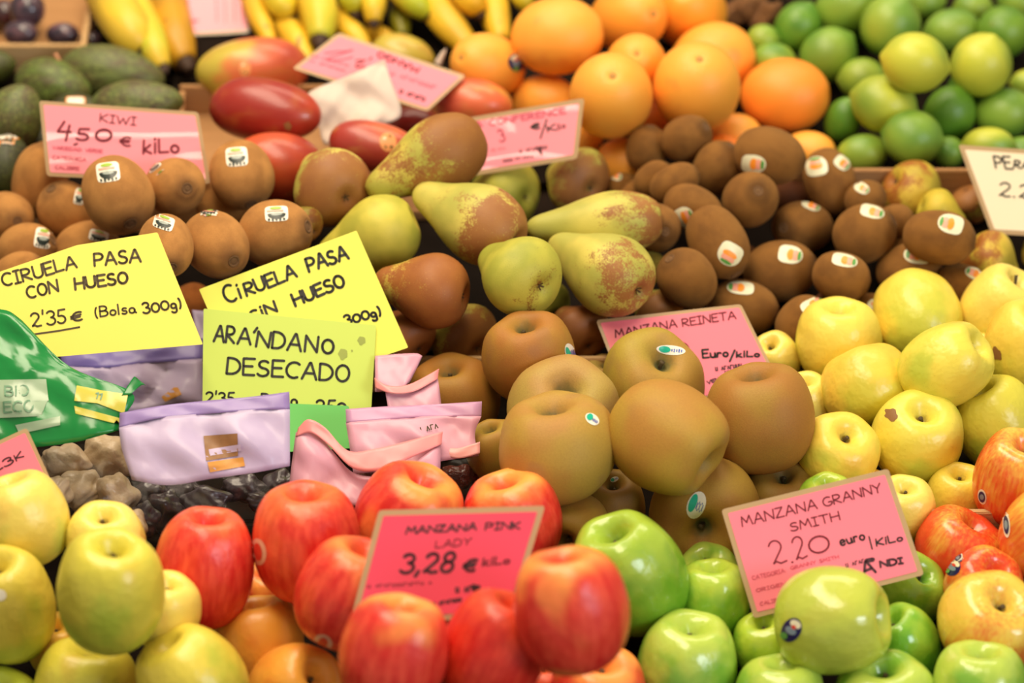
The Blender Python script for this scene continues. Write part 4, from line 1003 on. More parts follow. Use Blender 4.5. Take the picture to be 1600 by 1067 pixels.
def sticker(body, bvh, spec):
    su, sv, sw, sh, ang, design = spec
    ca, sa = math.cos(math.radians(ang)), math.sin(math.radians(ang)); inv = body.matrix_world.inverted()
    o0 = inv @ tow((0, 0, 0)); sc3 = body.scale.x
    def hit(x, y):
        X, Y = x*sw/2, y*sh/2; u, v = su+X*ca-Y*sa, sv-(X*sa+Y*ca)
        for k in (1.0, .9, .75, .5, .2):
            uu, vv = body['cu']+(u-body['cu'])*k, body['cv']+(v-body['cv'])*k
            d = (inv.to_3x3() @ (ROT @ Vector(ray(uu, vv)))).normalized()
            loc, nor, _, _ = bvh.ray_cast(o0, d)
            if loc is not None:
                if k == 1.0 or True: return loc, nor
        return Vector((0, 0, 0)), Vector((0, 0, 1))
    base = None
    groups = [[STK[design][0]], STK[design][1:]]
    for gi, comps in enumerate(groups):
        if not comps: continue
        vs, fs, mi, mats = [], [], [], []
        for ci, (kd, cx, cy, kw, kh, mt) in enumerate(comps):
            off = (.00035 + gi*.0003 + ci*.00006)/sc3
            if M['s_'+mt] not in mats: mats.append(M['s_'+mt])
            m = mats.index(M['s_'+mt])
            if kd == 'txt':
                for i in range(5):
                    xx = cx-kw+2*kw*(i+.15)/5; b = len(vs); hh = kh*(1 if i % 2 else .7)
                    for px_, py_ in ((xx, cy-hh), (xx+kw*.22, cy-hh), (xx+kw*.22, cy+hh), (xx, cy+hh)):
                        l, nn = hit(px_, py_); vs.append(l+nn*off)
                    fs.append((b, b+1, b+2, b+3)); mi.append(m)
                continue
            ring = shape_pts(kd); b = len(vs); l, nn = hit(cx, cy); vs.append(l+nn*off); R = 3
            for r_ in range(1, R+1):
                for x, y in ring:
                    l, nn = hit(cx+x*kw*r_/R, cy+y*kh*r_/R); vs.append(l+nn*off)
            n = len(ring)
            for k in range(n):
                fs.append((b, b+1+k, b+1+(k+1) % n)); mi.append(m)
                for r_ in range(R-1):
                    a0, a1 = b+1+r_*n+k, b+1+r_*n+(k+1) % n; fs.append((a0, a0+n, a1+n, a1)); mi.append(m)
        me = pymesh('sticker', vs, fs); nm = 'blemish' if design == 'scar' else 'sticker'
        for x in mats: me.materials.append(x)
        me.polygons.foreach_set('material_index', mi)
        o = link(nm if gi == 0 else 'emblem', me, body if gi == 0 else base)
        if gi == 0: base = o
MESHKEY = dict(golden='apple', red='apple', green='granny', russet='russet', striped='granny', prune='lump', cranberry='lump', fig='lump', root='lump')
for ms, mat in (('apple', None),): pass
cache = {}
def meshfor(kind, i):
    key = MESHKEY.get(kind, kind)
    if key+'0' in MESH: key = key+str(i % (3 if key+'2' in MESH else 2))
    if (key, kind) not in cache:
        me = MESH[key][0].copy(); me.name = NAMES[kind]+'_body'; me.materials.append(M[kind]); cache[(key, kind)] = me
    return cache[(key, kind)], MESH[key][1]
def build_fruit(it):
    kind = it['kind']; me, bvh = meshfor(kind, it['i'])
    o = link(NAMES[kind], me); t = it['t']; q = ray(it['u'], it['v'])
    c = tow(q*t); B = basis(it['axis'], (it['i']*1.7) % 6.28)
    Rm = ROT @ Matrix([list(r) for r in B]); b, a = it['b']*t, it['a']*t
    o.matrix_world = Matrix.Translation(c) @ Rm.to_4x4() @ Matrix.Diagonal((b, b, a, 1))
    o['cu'], o['cv'] = it['u'], it['v']
    o.color = hx(it['tint'])[:3] + (it['al'],)
    tag(o, it['label'], CATS.get(kind, kind), it['group'] or GROUPS.get(kind))
    bpy.context.view_layer.update() if False else None
    apple = kind in ('golden', 'red', 'green', 'russet', 'striped')
    up = it['axis'][2] > -.1
    if apple:
        if it['axis'][2] > .15 or it['axis'][1] > .2: link('stem', STEM if it['stem'] == 'l' else STEM_S, o, M['stem'])
        if it['axis'][2] < .2: link('calyx', CALYX, o, M['calyx'])
    elif kind == 'pear':
        if it['axis'][2] < 0.05: link('calyx', PCALYX, o, M['calyx'])
        elif it['stem'] != 'n': link('stem', PSTEM, o, M['stem'])
    elif kind == 'kiwi' and it['axis'][2] > .2: link('calyx', KEND, o, M['kiwi_end'])
    elif kind in ('orange', 'mango') and it['axis'][2] > .4: link('calyx', ODISC, o, M['odisc'])
    elif kind == 'avocado' and it['st'] == () and it['u'] in (84, 214): pass
    for s in it['st']: 
        sticker(o, bvh, s)
    del o['cu']; del o['cv']
    return o
GROUPS = dict(golden='yellow apples', red='red apples', green='green apples', russet='russet apples', striped='striped apples', kiwi='kiwis', pear='pears', orange='oranges',
              lime='limes', mango='mangoes', avocado='avocados', plum='plums', root='ginger root pieces')
for it in ITEMS:
    if it['kind'] != 'panel': it['obj'] = build_fruit(it)

def pxtube(name, pts, rads, parent, mat, h, seg=10, org=None, tcap=None):
    """tube along pixels at height h above the stall floor"""
    P = []; R = []
    for (u, v), r, hh in zip(pts, rads, h):
        q = ray(u, v); t = (DF+hh)/(NF @ q); P.append(tow(q*t)); R.append(r*t/F)
    C = crom(P, 5); RR = [x[0] for x in crom([(r,) for r in R], 5)]
    org = org or Vector(tuple(C[len(C)//2])); vs, fs = tube([np.array(c)-np.array(org) for c in C], RR, seg)
    o = link(name, pymesh(name, vs, fs), parent, M[mat])
    if parent is None: o.location = org
    return o, org
# avocado stalks
for u, v, u2, v2, idx in ((86, 84, 98, 104, 84), (252, 134, 282, 158, 214)):
    it = next(i for i in ITEMS if i['kind'] == 'avocado' and i['u'] == idx); o = it['obj']; inv = o.matrix_world.inverted()
    t = it['t']-it['b']*it['t']*.2
    pts = [tow(ray(u+(u2-u)*k, v+(v2-v)*k)*t) for k in (0, .5, 1)]
    vs, fs = tube(pts, [.0022, .0016, .0016], 7)
    link('stalk', pymesh('stalk', [inv @ Vector(tuple(x)) for x in vs], fs), o, M['twig'])

# ------------------------------------------------------------------ bananas
BAN = [
 ([(158, -34), (178, 8), (204, 52), (224, 78)], 36, .042, 'thick banana with a dark tip ending above the long avocado', 'FFFFF0'),
 ([(215, 10), (232, 50), (242, 80), (254, 106)], 24, .035, 'banana whose pointed tip touches the long avocado', 'FFFFE8'),
 ([(262, 0), (268, 40), (276, 70), (290, 98)], 33, .022, 'brownish banana in shade beneath the top pink card', 'D8C090'),
 ([(388, -20), (398, 15), (410, 40), (424, 70)], 17, .030, 'thin banana beside the top pink card', 'FFF0C0'),
 ([(428, -34), (434, -6), (442, 10), (450, 26)], 25, .040, 'short green-yellow banana tip next to the top pink card', 'F0FFC0'),
 ([(440, 30), (455, 52), (468, 72), (484, 98)], 22, .020, 'banana going down behind the slanted pink card corner', 'FFF8D0'),
 ([(486, -34), (492, -4), (500, 24), (500, 62)], 31, .040, 'broad banana pointing at the slanted pink card', 'FFFFE8'),
 ([(548, -40), (548, -18), (551, 0), (554, 18)], 23, .042, 'green banana with a dark blunt tip above the slanted card', 'D8FFB0'),
 ([(592, -44), (586, -14), (584, 10), (584, 34)], 20, .042, 'narrow banana with a round dark tip beside the green banana', 'FFFFD8'),
 ([(528, 24), (542, 44), (556, 58), (572, 78)], 20, .018, 'banana end just above the slanted pink card', 'FFF8C8'),
 ([(580, 48), (596, 56), (606, 64), (620, 72)], 16, .012, 'short piece of banana in front of the green-gold mango', 'FFF0C0'),
 ([(624, -6), (624, 16), (626, 36), (630, 56)], 17, .018, 'dark green banana standing in the shadow', '90A870'),
 ([(604, -40), (628, -14), (648, 4), (668, 22)], 23, .045, 'yellow-green banana with a dark tip over the black gap', 'F4FFC8'),
 ([(655, -26), (678, 8), (702, 40), (736, 78)], 27, .030, 'long banana slanting down to the stickered orange', 'FFF8D8'),
 ([(706, -44), (722, -20), (736, 0), (748, 20)], 25, .048, 'banana tip above the long slanting banana', 'FFF0C0'),
 ([(766, -44), (768, -10), (774, 24), (784, 66)], 25, .030, 'upright banana behind the stickered orange', 'FFF4D0'),
 ([(806, -40), (812, -18), (818, -2), (824, 14)], 18, .040, 'greenish banana tip beside the large wide orange', 'E8F8B0'),
]
for pts, r, h, lab, tint in BAN:
    prof = (1.0, 1.04, 1.0, .62)
    o, org = pxtube('banana', pts, [r*k for k in prof], None, 'banana', [h, h, h*.95, h*.75], 7)
    o.color = hx(tint)[:3]+(1,)
    tag(o, lab, 'banana', 'bananas')
    (a, b), (c, d) = pts[-2], pts[-1]; L = math.hypot(c-a, d-b); e = (c+(c-a)/L*r*.42, d+(d-b)/L*r*.42); m_ = (c+(c-a)/L*r*.2, d+(d-b)/L*r*.2)
    tip, _ = pxtube('tip', [(c-(c-a)/L*2, d-(d-b)/L*2), m_, e], [r*.58, r*.40, r*.22], o, 'banana_tip', [h*.76, h*.74, h*.72], 7, org)
# ------------------------------------------------------------------ price cards
laminated(PAN['kiwi'], 'pink laminated card reading KIWI 4,50 euro kilo, standing among light brown kiwis', 6, 'pinkpale',
  [('KIWI', (156, 190), (212, 196), 12, 1.8, 'inkprint'), ('4', (88, 217), (108, 220), 27, 3.4, 'inkred', (.2, -1)), (',', (117, 224), (121, 226), 14, 3, 'inkred'),
   ('5', (119, 218), (139, 219), 18, 3.2, 'inkred'), ('0', (148, 219), (172, 221), 20, 3.6, 'inkred', (.25, -1)), ('€', (187, 227), (206, 229), 18, 2.6, 'inkred'),
   ('kiLo', (224, 240), (280, 238), 22, 3.4, 'inkred')],
  [('VARIEDAD: VERDE', (82, 233), (160, 239), 5, 1, 'inkfaint'), ('CATEGORIA', (82, 248), (134, 252), 5, 1, 'inkfaint'), ('CALIBRE', (86, 264), (124, 266), 5, 1, 'inkfaint')])
laminated(PAN['conf'], 'pink laminated card reading CONFERENCE behind the large brown pear', 7, 'pinkpale',
  [('PERA CONFERENCE', (708, 206), (884, 177), 9, 1.6, 'inkfaint'), ('3', (782, 222), (790, 220), 18, 2, 'inkfaint'), ('€', (830, 203), (846, 200), 11, 1.8, 'ink'), ('/', (844, 214), (858, 212), 25, 2, 'ink'),
   ('K', (856, 206), (870, 203), 10, 1.8, 'ink'), ('ilo', (872, 203), (884, 199), 9, 1.5, 'inkred')],
  [(squiggle((812, 238), (856, 231), 4, 9), 0, 0, 0, 1.2, 'inkstamp'), (squiggle((786, 253), (834, 246), 3, 12, 5), 0, 0, 0, 1.1, 'inkstamp'), ([[(838, 230), (846, 240)], [(844, 229), (846, 241)]], 0, 0, 0, 2.4, 'inkstamp'),
   (squiggle((752, 238), (790, 233), 3, 10, 8), 0, 0, 0, .6, 'inkfaint')])
laminated(PAN['mango'], 'pink laminated card lying slantwise upside down over the mangoes', 5, 'pink',
  [('2', (556, 76), (508, 82), 15, 1.8, 'inkfaint', (-.25, 1)), (',2', (580, 92), (556, 94), 12, 2.2, 'inkred', (-.25, 1)),
   ('MANGO', (656, 106), (592, 80), 8, 2.2, 'inkred', (-.4, 1))],
  [(squiggle((610, 116), (682, 140), 5, 10), 0, 0, 0, 1.3, 'inkfaint'), (squiggle((624, 144), (664, 158), 5, 7), 0, 0, 0, 2.2, 'inkstamp'),
   (squiggle((486, 88), (545, 104), 3, 14, 4), 0, 0, 0, .9, 'inkfaint'), (squiggle((484, 96), (540, 112), 3, 14, 6), 0, 0, 0, .9, 'inkfaint')])
laminated(PAN['top'], 'pink laminated card hanging upside down in front of the bananas at the top', 5, 'pink',
  [('1', (306, 26), (276, 26), 9, 3, 'inkfaint', (.1, 1)), ('9', (294, -8), (276, -8), 16, 3, 'inkfaint', (0, 1))],
  [([[(337, -40), (339, 34)]], 0, 0, 0, 1.4, 'inkfaint'), ([[(350, -40), (352, 36)]], 0, 0, 0, 1.2, 'inkfaint'), ([[(366, -40), (367, 34)]], 0, 0, 0, 1.4, 'inkfaint'), ([[(378, -40), (379, 34)]], 0, 0, 0, 1.2, 'inkfaint')])
laminated(PAN['reineta'], 'pink laminated card reading MANZANA REINETA behind the russet apples', 5, 'pink',
  [('MANZANA', (962, 527), (1058, 511), 12, 1.9, 'inkprint'), ('REINETA', (1067, 510), (1150, 498), 12, 1.9, 'inkprint'),
   (arcpx((1064, 545), 12, 10, 150, -25), 0, 0, 0, 2, 'inkred'), ([[(1027, 529), (1029, 530)]], 0, 0, 0, 2, 'inkred'),
   ('Euro', (1098, 559), (1138, 557), 13, 2.8, 'ink'), ('/', (1140, 563), (1150, 562), 15, 2.8, 'ink'), ('kiLo', (1151, 558), (1187, 557), 9, 2.6, 'ink')],
  [(squiggle((1118, 579), (1160, 573), 5, 9), 0, 0, 0, 1.6, 'inkstamp'), (squiggle((1133, 584), (1196, 574), 4, 11, 5), 0, 0, 0, 1.5, 'inkstamp'), ('VEN', (1106, 600), (1124, 594), 5, 1.4, 'inkstamp')])
laminated(PAN['granny'], 'pink laminated card reading 2.20 with an apple covering its foot', 8, 'pink',
  [('MANZANA', (1160, 822), (1277, 794), 15, 1.9, 'inkprint'), ('GRANNY', (1288, 792), (1378, 768), 14, 1.9, 'inkprint'), ('SMITH', (1236, 830), (1313, 812), 13, 1.9, 'inkprint'),
   ('2', (1208, 884), (1230, 878), 38, 2.2, 'inkred', (-.25, -1)), ('.', (1237, 879), (1240, 878), 20, 2.4, 'inkred'), ('2', (1244, 878), (1262, 871), 36, 2.2, 'inkred', (-.25, -1)), ('O', (1266, 866), (1298, 859), 26, 2.6, 'inkred'),
   ('euro', (1314, 853), (1352, 842), 15, 2.4, 'ink'), ('/', (1362, 856), (1366, 854), 18, 2, 'ink'), ('KiLo', (1370, 853), (1411, 844), 11, 2.2, 'ink')],
  [('NDI', (1376, 886), (1411, 880), 9, 3, 'inkstamp'), ('A', (1350, 900), (1368, 893), 22, 3.6, 'inkstamp'), (squiggle((1322, 886), (1352, 878), 5, 6), 0, 0, 0, 1.3, 'inkstamp'),
   ([[(1354, 876), (1364, 874)]], 0, 0, 0, 6, 'inkstamp'),
   ('CATEGORIA:', (1176, 906), (1228, 894), 6, .9, 'inkfaint'), ('GRANNY SMITH', (1236, 890), (1311, 872), 5, .9, 'inkfaint'), ('ORIGEN', (1182, 925), (1228, 914), 5, .9, 'inkfaint'), ('CALIBRE', (1188, 946), (1226, 937), 5, .9, 'inkfaint')])
laminated(PAN['hot'], 'hot pink laminated card reading MANZANA PINK 3,28 euro among the red apples', 9, 'pinkhot',
  [('MANZANA', (634, 834), (744, 828), 11, 2.6, 'inkstamp', (.15, -1)), ('PINK', (758, 828), (812, 826), 11, 2.4, 'inkstamp', (.15, -1)), ('LADY', (680, 856), (735, 851), 11, 1.8, 'inkred', (.15, -1)),
   ('3,28', (626, 896), (706, 893), 30, 4.6, 'inkstamp', (.25, -1)), ('€', (722, 893), (744, 891), 22, 4, 'inkstamp', (.25, -1)), ('kiLo', (754, 884), (796, 880), 12, 2.6, 'inkred', (.15, -1))],
  [(squiggle((574, 918), (676, 912), 4, 16), 0, 0, 0, 1.2, 'inkred'), (squiggle((712, 925), (752, 922), 7, 6), 0, 0, 0, 2.4, 'inkstamp'), (squiggle((676, 946), (722, 938), 4, 9), 0, 0, 0, 2.2, 'inkstamp'),
   ([[(740, 917), (748, 922)]], 0, 0, 0, 9, 'inkstamp')])
laminated(PAN['corner'], 'pink laminated card cut off by the photo edge above the corner yellow apples', 6, 'pink',
  [('1,23', (-30, 750), (22, 722), 11, 2.2, 'inkstamp'), ('K', (26, 720), (37, 713), 9, 2, 'inkstamp')])
laminated(PAN['white'], 'white laminated card reading PERA 2.2 below the limes', 7, 'whitecard',
  [('PE', (1556, 262), (1582, 264), 19, 2.6, 'ink', (-.25, -1)), ('RA', (1584, 262), (1608, 264), 11, 2.4, 'ink'), ('2.20', (1560, 306), (1632, 312), 21, 2.4, 'ink')])
papercard(PAN['yellow1'], 'yellow handwritten card reading CIRUELA PASA CON HUESO', 'yellow',
  [('CIRUELA', (6, 448), (120, 417), 19, 3.0, 'inkbrown'), ('PASA', (148, 416), (220, 409), 19, 3.2, 'inkbrown'), ('CON', (44, 466), (92, 455), 18, 3.0, 'inkbrown'), ('HUESO', (118, 452), (200, 442), 17, 3.4, 'inkbrown'),
   ("2'35", (50, 511), (104, 504), 22, 2.6, 'inkbrown'), ('€', (112, 503), (131, 499), 17, 2.8, 'inkbrown'), ([[(54, 522), (90, 517), (124, 511)]], 0, 0, 0, 2.4, 'inkbrown'),
   ('(Bolsa', (149, 496), (213, 488), 16, 2.4, 'inkbrown'), ('300g)', (225, 490), (284, 480), 16, 2.8, 'inkbrown')])
papercard(PAN['yellow2'], 'yellow handwritten card reading CIRUELA PASA, partly under the lime green card', 'yellow2',
  [('C', (357, 475), (372, 467), 26, 3.6, 'ink'), ('i', (375, 466), (380, 464), 22, 3.4, 'ink'), ('RUELA', (386, 462), (464, 432), 20, 3.6, 'ink'), ('PASA', (483, 424), (545, 404), 21, 3.8, 'ink'),
   ('SiN', (394, 503), (434, 486), 17, 3.4, 'ink'), ('HUESO', (462, 478), (540, 446), 19, 3.8, 'ink'), ('(Bolsa', (470, 528), (532, 512), 14, 3, 'ink'), ('300g)', (541, 508), (596, 492), 15, 3.2, 'ink')])
def blots(P, root, org):
    for u, v, a, b in ((536, 553, 7, 9), (565, 532, 6, 7), (550, 548, 1.5, 2)):
        slab(P, [(u+a*math.cos(k*PI/6)*(1+.15*math.sin(k*2.3)), v+b*math.sin(k*PI/6)*(1+.15*math.cos(k*1.7))) for k in range(12)], .0004, .0005, org, 'stain', 'stain', root)
papercard(PAN['lime'], 'lime green handwritten card reading ARANDANO DESECADO', 'limecard',
  [('AR', (334, 533), (366, 536), 25, 3.4, 'ink'), ('A`', (371, 537), (401, 539), 24, 3.4, 'ink'), ('NDA', (400, 541), (470, 548), 25, 3.4, 'ink'), ('N', (476, 549), (496, 551), 25, 3.4, 'ink'), ('O', (503, 551), (521, 552), 22, 3.6, 'ink'),
   ('DESECADO', (354, 583), (545, 597), 25, 3.4, 'ink'), ("2'35", (322, 630), (366, 630), 17, 2.6, 'ink'), ('Bolsa', (408, 632), (466, 634), 18, 2.8, 'ink'), ('250', (494, 645), (541, 645), 19, 3.0, 'ink')], blots)
_P = PAN['greenslip']; _o = tow(onpan(_P, 495, 668))
g_ = slab(_P, round_poly(_P['poly'], 3), -.0003, .0003, _o, 'paper_slip', 'greencard'); g_.location = _o
tag(g_, 'plain green paper slip under the lime green card', 'paper slip')

# ------------------------------------------------------------------ bags and wrapping paper: crumpled film sheets
def sheet(P, rows, name, mat, org, parent=None, n=6, crump=.0012, seed=1, thick=.0004):
    """rows of (u, v, px toward the viewer) control points spread over a fine grid; a real crumpled sheet with thickness"""
    A = [crom(r, n) for r in rows]; m = min(len(a) for a in A)
    B = [crom([a[j] for a in A], n) for j in range(m)]
    vs = []; nr, nc = len(B[0]), m; r = random.Random(seed); ph = [r.uniform(0, 6) for _ in range(8)]
    nw = Vector(tuple(P['n']))
    for i in range(nr):
        for j in range(nc):
            u, v, d = B[j][i]
            x, y = u*.05, v*.05
            k = math.sin(x*1.3+ph[0]+1.4*math.sin(y*.9+ph[1]))+.7*math.sin(y*1.9-x*.8+ph[2])+.5*abs(math.sin(x*2.3+y*1.4+ph[3]))+.35*math.sin(x*4.1+ph[4])*math.sin(y*3.7+ph[5])
            e = min(i, nr-1-i, j, nc-1-j)/3.0
            vs.append(tow(onpan(P, u, v, d*.00054+crump*k*min(1, .35+e)))-org)
    fs = [(i*nc+j, (i+1)*nc+j, (i+1)*nc+j+1, i*nc+j+1) for i in range(nr-1) for j in range(nc-1)]
    o = link(name, pymesh(name, vs, fs), parent, M[mat])
    if thick:
        md = o.modifiers.new('thickness', 'SOLIDIFY'); md.thickness = thick; md.offset = -1
    return o
def decal(sh, polys, off, name, mat, grid=7, org=None):
    """print laid on a crumpled sheet: quads (pixel corners) draped over it, or pen strokes"""
    me = sh.data; base = Vector(sh.location)
    bv = BVHTree.FromPolygons([v.co+base for v in me.vertices], [tuple(p.vertices) for p in me.polygons]); cam_p = tow((0, 0, 0))
    def hit(u, v):
        d = (ROT @ Vector(tuple(ray(u, v)))).normalized(); l, nn, _, _ = bv.ray_cast(cam_p, d)
        if l is None: l, nn, _, _ = bv.find_nearest(tow(ray(u, v)*(cam_p-base).length))
        return l - d*off - base
    vs, fs = [], []
    for q in polys:
        if len(q) == 4 and not isinstance(q[0], list):
            b = len(vs); a = [np.array(x, float) for x in q]
            for i in range(grid):
                for j in range(grid):
                    s_, t_ = j/(grid-1), i/(grid-1); p = (1-t_)*((1-s_)*a[0]+s_*a[1])+t_*((1-s_)*a[3]+s_*a[2]); vs.append(hit(*p))
            fs += [(b+i*grid+j, b+(i+1)*grid+j, b+(i+1)*grid+j+1, b+i*grid+j+1) for i in range(grid-1) for j in range(grid-1)]
    if not fs: return None
    return link(name, pymesh(name, vs, fs), sh if sh.parent is None else sh.parent, M[mat])
def decal_text(sh, lines, off, mat, name='lettering'):
    me = sh.data; base = Vector(sh.location); bv = BVHTree.FromPolygons([v.co+base for v in me.vertices], [tuple(p.vertices) for p in me.polygons]); cam_p = tow((0, 0, 0))
    def hit(u, v):
        d = (ROT @ Vector(tuple(ray(u, v)))).normalized(); l, nn, _, _ = bv.ray_cast(cam_p, d)
        if l is None: l = base
        return l - d*off - base
    vs, fs = [], []
    for txt, p0, p1, h, wd in lines:
        v_, f_ = ribbons(lay(txt, p0, p1, h), wd, hit); b = len(vs); vs += v_; fs += [tuple(b+k for k in x) for x in f_]
    return link(name, pymesh(name, vs, fs, False), sh, M[mat])
def bag(pid, label, c):
    P = PAN[pid]; org = tow(onpan(P, *c)); return P, org
# lilac bag of prunes
P, org = bag('bag_lilac', '', (330, 700))
hd = sheet(P, [[(186, 668, 4), (250, 652, 8), (320, 646, 4), (390, 640, 8), (453, 638, 2)], [(190, 700, 6), (250, 694, 16), (330, 690, 10), (390, 684, 14), (453, 680, 4)], [(206, 750, 6), (262, 758, 8), (330, 748, 10), (400, 738, 8), (453, 728, 4)]],
           'bag', 'lilac', org, crump=.0022, seed=3); hd.location = org
tag(hd, 'bag of prunes with a lilac header and clear window, above the red apples', 'bag')
sheet(P, [[(187, 645, 2), (250, 634, 4), (320, 626, 1), (390, 620, 4), (452, 612, 0)], [(186, 668, 5), (250, 653, 9), (320, 647, 5), (390, 641, 9), (453, 639, 3)]], 'seal_band', 'violet', org, hd, seed=5)
sheet(P, [[(206, 749, 7), (262, 757, 9), (330, 747, 11), (400, 737, 9), (453, 727, 5)], [(214, 790, 12), (270, 795, 16), (330, 790, 18), (395, 785, 16), (448, 780, 8)], [(222, 842, 3), (270, 850, 8), (330, 850, 8), (390, 845, 8), (440, 835, 3)]],
      'window', 'clear', org, hd, crump=.0025, seed=8, thick=0)
decal(hd, [[(318, 681), (371, 677), (372, 712), (322, 720)]], .0008, 'print', 'brownprint')
decal(hd, [[(324, 722), (380, 714), (383, 728), (328, 738)]], .0009, 'print', 'goldprint')
decal(hd, [[(326, 702), (376, 694), (377, 704), (328, 712)]], .0011, 'print', 'lilac')
# lilac bag behind the cards
P, org = bag('bag_back', '', (220, 600))
hd = sheet(P, [[(96, 572, 0), (160, 574, 5), (230, 566, 0), (316, 560, 4)], [(140, 612, 3), (190, 606, 8), (240, 600, 2), (318, 588, 5)], [(176, 648, 0), (220, 640, 6), (270, 632, 3), (322, 628, 2)]], 'bag', 'lilac', org, crump=.0042, seed=13); hd.location = org
tag(hd, 'lilac bag lying under the CON HUESO card with a violet seal', 'bag')
sheet(P, [[(94, 552, 2), (160, 546, 5), (230, 540, 2), (318, 528, 4)], [(97, 573, 1), (160, 575, 6), (230, 567, 1), (316, 561, 5)]], 'seal_band', 'deepviolet', org, hd, seed=15, crump=.0018)
sheet(P, [[(300, 484, 0), (322, 486, 2), (340, 488, 0)], [(306, 520, 1), (324, 520, 2), (342, 520, 1)], [(312, 562, 2), (328, 562, 2), (344, 562, 1)]], 'seal_band', 'lilac', org, hd, seed=17)
decal(hd, [[(252, 620), (276, 602), (284, 616), (258, 628)]], .0008, 'print', 'goldprint')
# green-headed bag of figs
P, org = bag('bag_green', '', (90, 640))
hd = sheet(P, [[(-34, 478, 0), (-10, 482, 2), (14, 486, 2), (34, 500, 0)], [(-34, 545, 4), (10, 548, 8), (60, 555, 6), (108, 572, 2)], [(-34, 592, 8), (20, 590, 14), (90, 590, 10), (205, 612, 3)], [(-34, 650, 8), (30, 640, 16), (110, 632, 14), (196, 648, 4)], [(-34, 705, 3), (40, 700, 8), (120, 690, 8), (186, 672, 2)]],
           'bag', 'greenbag', org, crump=.002, seed=23); hd.location = org
tag(hd, 'bag of dried figs with a shiny green header printed in pale panels', 'bag')
sheet(P, [[(60, 702, 4), (100, 697, 8), (150, 690, 8), (188, 674, 3)], [(76, 750, 8), (110, 750, 14), (160, 745, 14), (205, 735, 5)], [(90, 822, 2), (120, 828, 5), (165, 832, 5), (212, 826, 2)]], 'window', 'clear', org, hd, crump=.0025, seed=27, thick=0)
decal(hd, [[(-26, 594), (72, 592), (76, 626), (-26, 628)], [(-26, 628), (74, 626), (64, 650), (-26, 654)]], .0012, 'print', 'bagprint')
decal(hd, [[(120, 602), (160, 610), (152, 630), (116, 626)], [(160, 610), (200, 616), (194, 646), (152, 630)], [(116, 634), (190, 654), (190, 664), (118, 646)]], .0012, 'print', 'bagyellow')
decal(hd, [[(24, 664), (94, 650), (94, 664), (30, 678)]], .0012, 'print', 'bagprint')
decal_text(hd, [('BiO', (8, 618), (44, 617), 15, 2.6), ('ECO', (6, 644), (52, 642), 17, 2.8), ('11', (148, 621), (158, 624), 9, 2)], .0018, 'bagletter')
sheet(P, [[(190, 618, 8), (208, 590, 8), (212, 590, 8)], [(204, 616, 8), (220, 602, 8), (228, 602, 8)]], 'corner_flap', 'greenbag', org, hd, crump=.0004, seed=36)
# pink bags
P, org = bag('pink_back', '', (630, 600))
hd = sheet(P, [[(586, 556, 0), (620, 553, 4), (650, 552, 2), (660, 556, 0)], [(586, 585, 2), (620, 582, 5), (640, 580, 5), (652, 574, 0)], [(586, 612, 0), (610, 610, 4), (630, 606, 5), (640, 598, 0)]], 'bag', 'pinkfilm', org, crump=.001, seed=41); hd.location = org
tag(hd, 'small pink bag end beside the lower corner of the SIN HUESO card', 'bag')
hd = sheet(P, [[(602, 612, 10), (625, 614, 8), (655, 608, 6), (684, 590, 4)], [(606, 635, 8), (635, 636, 10), (660, 632, 10), (688, 618, 4)], [(610, 660, 4), (640, 662, 8), (670, 660, 8), (692, 655, 3)]], 'bag', 'pinkfilm', org, crump=.0012, seed=43); hd.location = org
tag(hd, 'pink bag with a folded rose rim in front of the dark speckled russet apple', 'bag')
sheet(P, [[(585, 590, 6), (606, 602, 14), (640, 600, 12), (686, 576, 6)], [(586, 606, 8), (610, 614, 17), (645, 612, 14), (684, 592, 7)]], 'rim', 'pinkseal', org, hd, crump=.0006, seed=45)
P, org = bag('pink_wide', '', (650, 700))
hd = sheet(P, [[(540, 660, 2), (600, 655, 8), (670, 650, 5), (752, 650, 3)], [(545, 690, 4), (610, 686, 12), (680, 680, 8), (742, 678, 2)], [(552, 740, 4), (610, 735, 9), (680, 722, 10), (748, 712, 2)]], 'bag', 'pinkfilm', org, crump=.0022, seed=51); hd.location = org
tag(hd, 'wide pink bag with a mauve seal lying against the russet apples', 'bag')
sheet(P, [[(540, 639, 0), (600, 635, 3), (670, 632, 1), (753, 627, 2)], [(541, 661, 2), (600, 656, 8), (670, 651, 5), (752, 651, 3)]], 'seal_band', 'mauve', org, hd, seed=53, crump=.0012)
sheet(P, [[(690, 696, 8), (715, 700, 10), (750, 690, 6)], [(694, 712, 8), (718, 716, 10), (750, 708, 6)]], 'rim', 'pinkseal2', org, hd, seed=55, crump=.0008)
sheet(P, [[(690, 718, 4), (720, 718, 8), (749, 710, 3)], [(692, 740, 6), (720, 740, 10), (742, 735, 4)], [(694, 772, 2), (715, 775, 4), (735, 770, 2)]], 'window', 'clear', org, hd, seed=57, thick=0)
write(P, hd, [(squiggle((654, 676), (686, 668), 7, 5), 0, 0, 0, 1.6, 'inkbrown')], 'lettering', org, .0085)
P, org = bag('pink_front', '', (570, 740))
hd = sheet(P, [[(462, 676, 6), (486, 664, 12), (516, 700, 14), (556, 740, 12), (620, 738, 10), (689, 692, 6)], [(456, 722, 6), (490, 722, 14), (530, 738, 10), (566, 760, 8), (630, 752, 8), (688, 735, 4)], [(450, 772, 2), (490, 784, 6), (530, 788, 8), (570, 790, 8), (630, 790, 6), (686, 780, 2)]], 'bag', 'pinkfilm', org, crump=.0020, seed=61); hd.location = org
tag(hd, 'front pink bag with a swooping folded rose rim, above the red apples', 'bag')
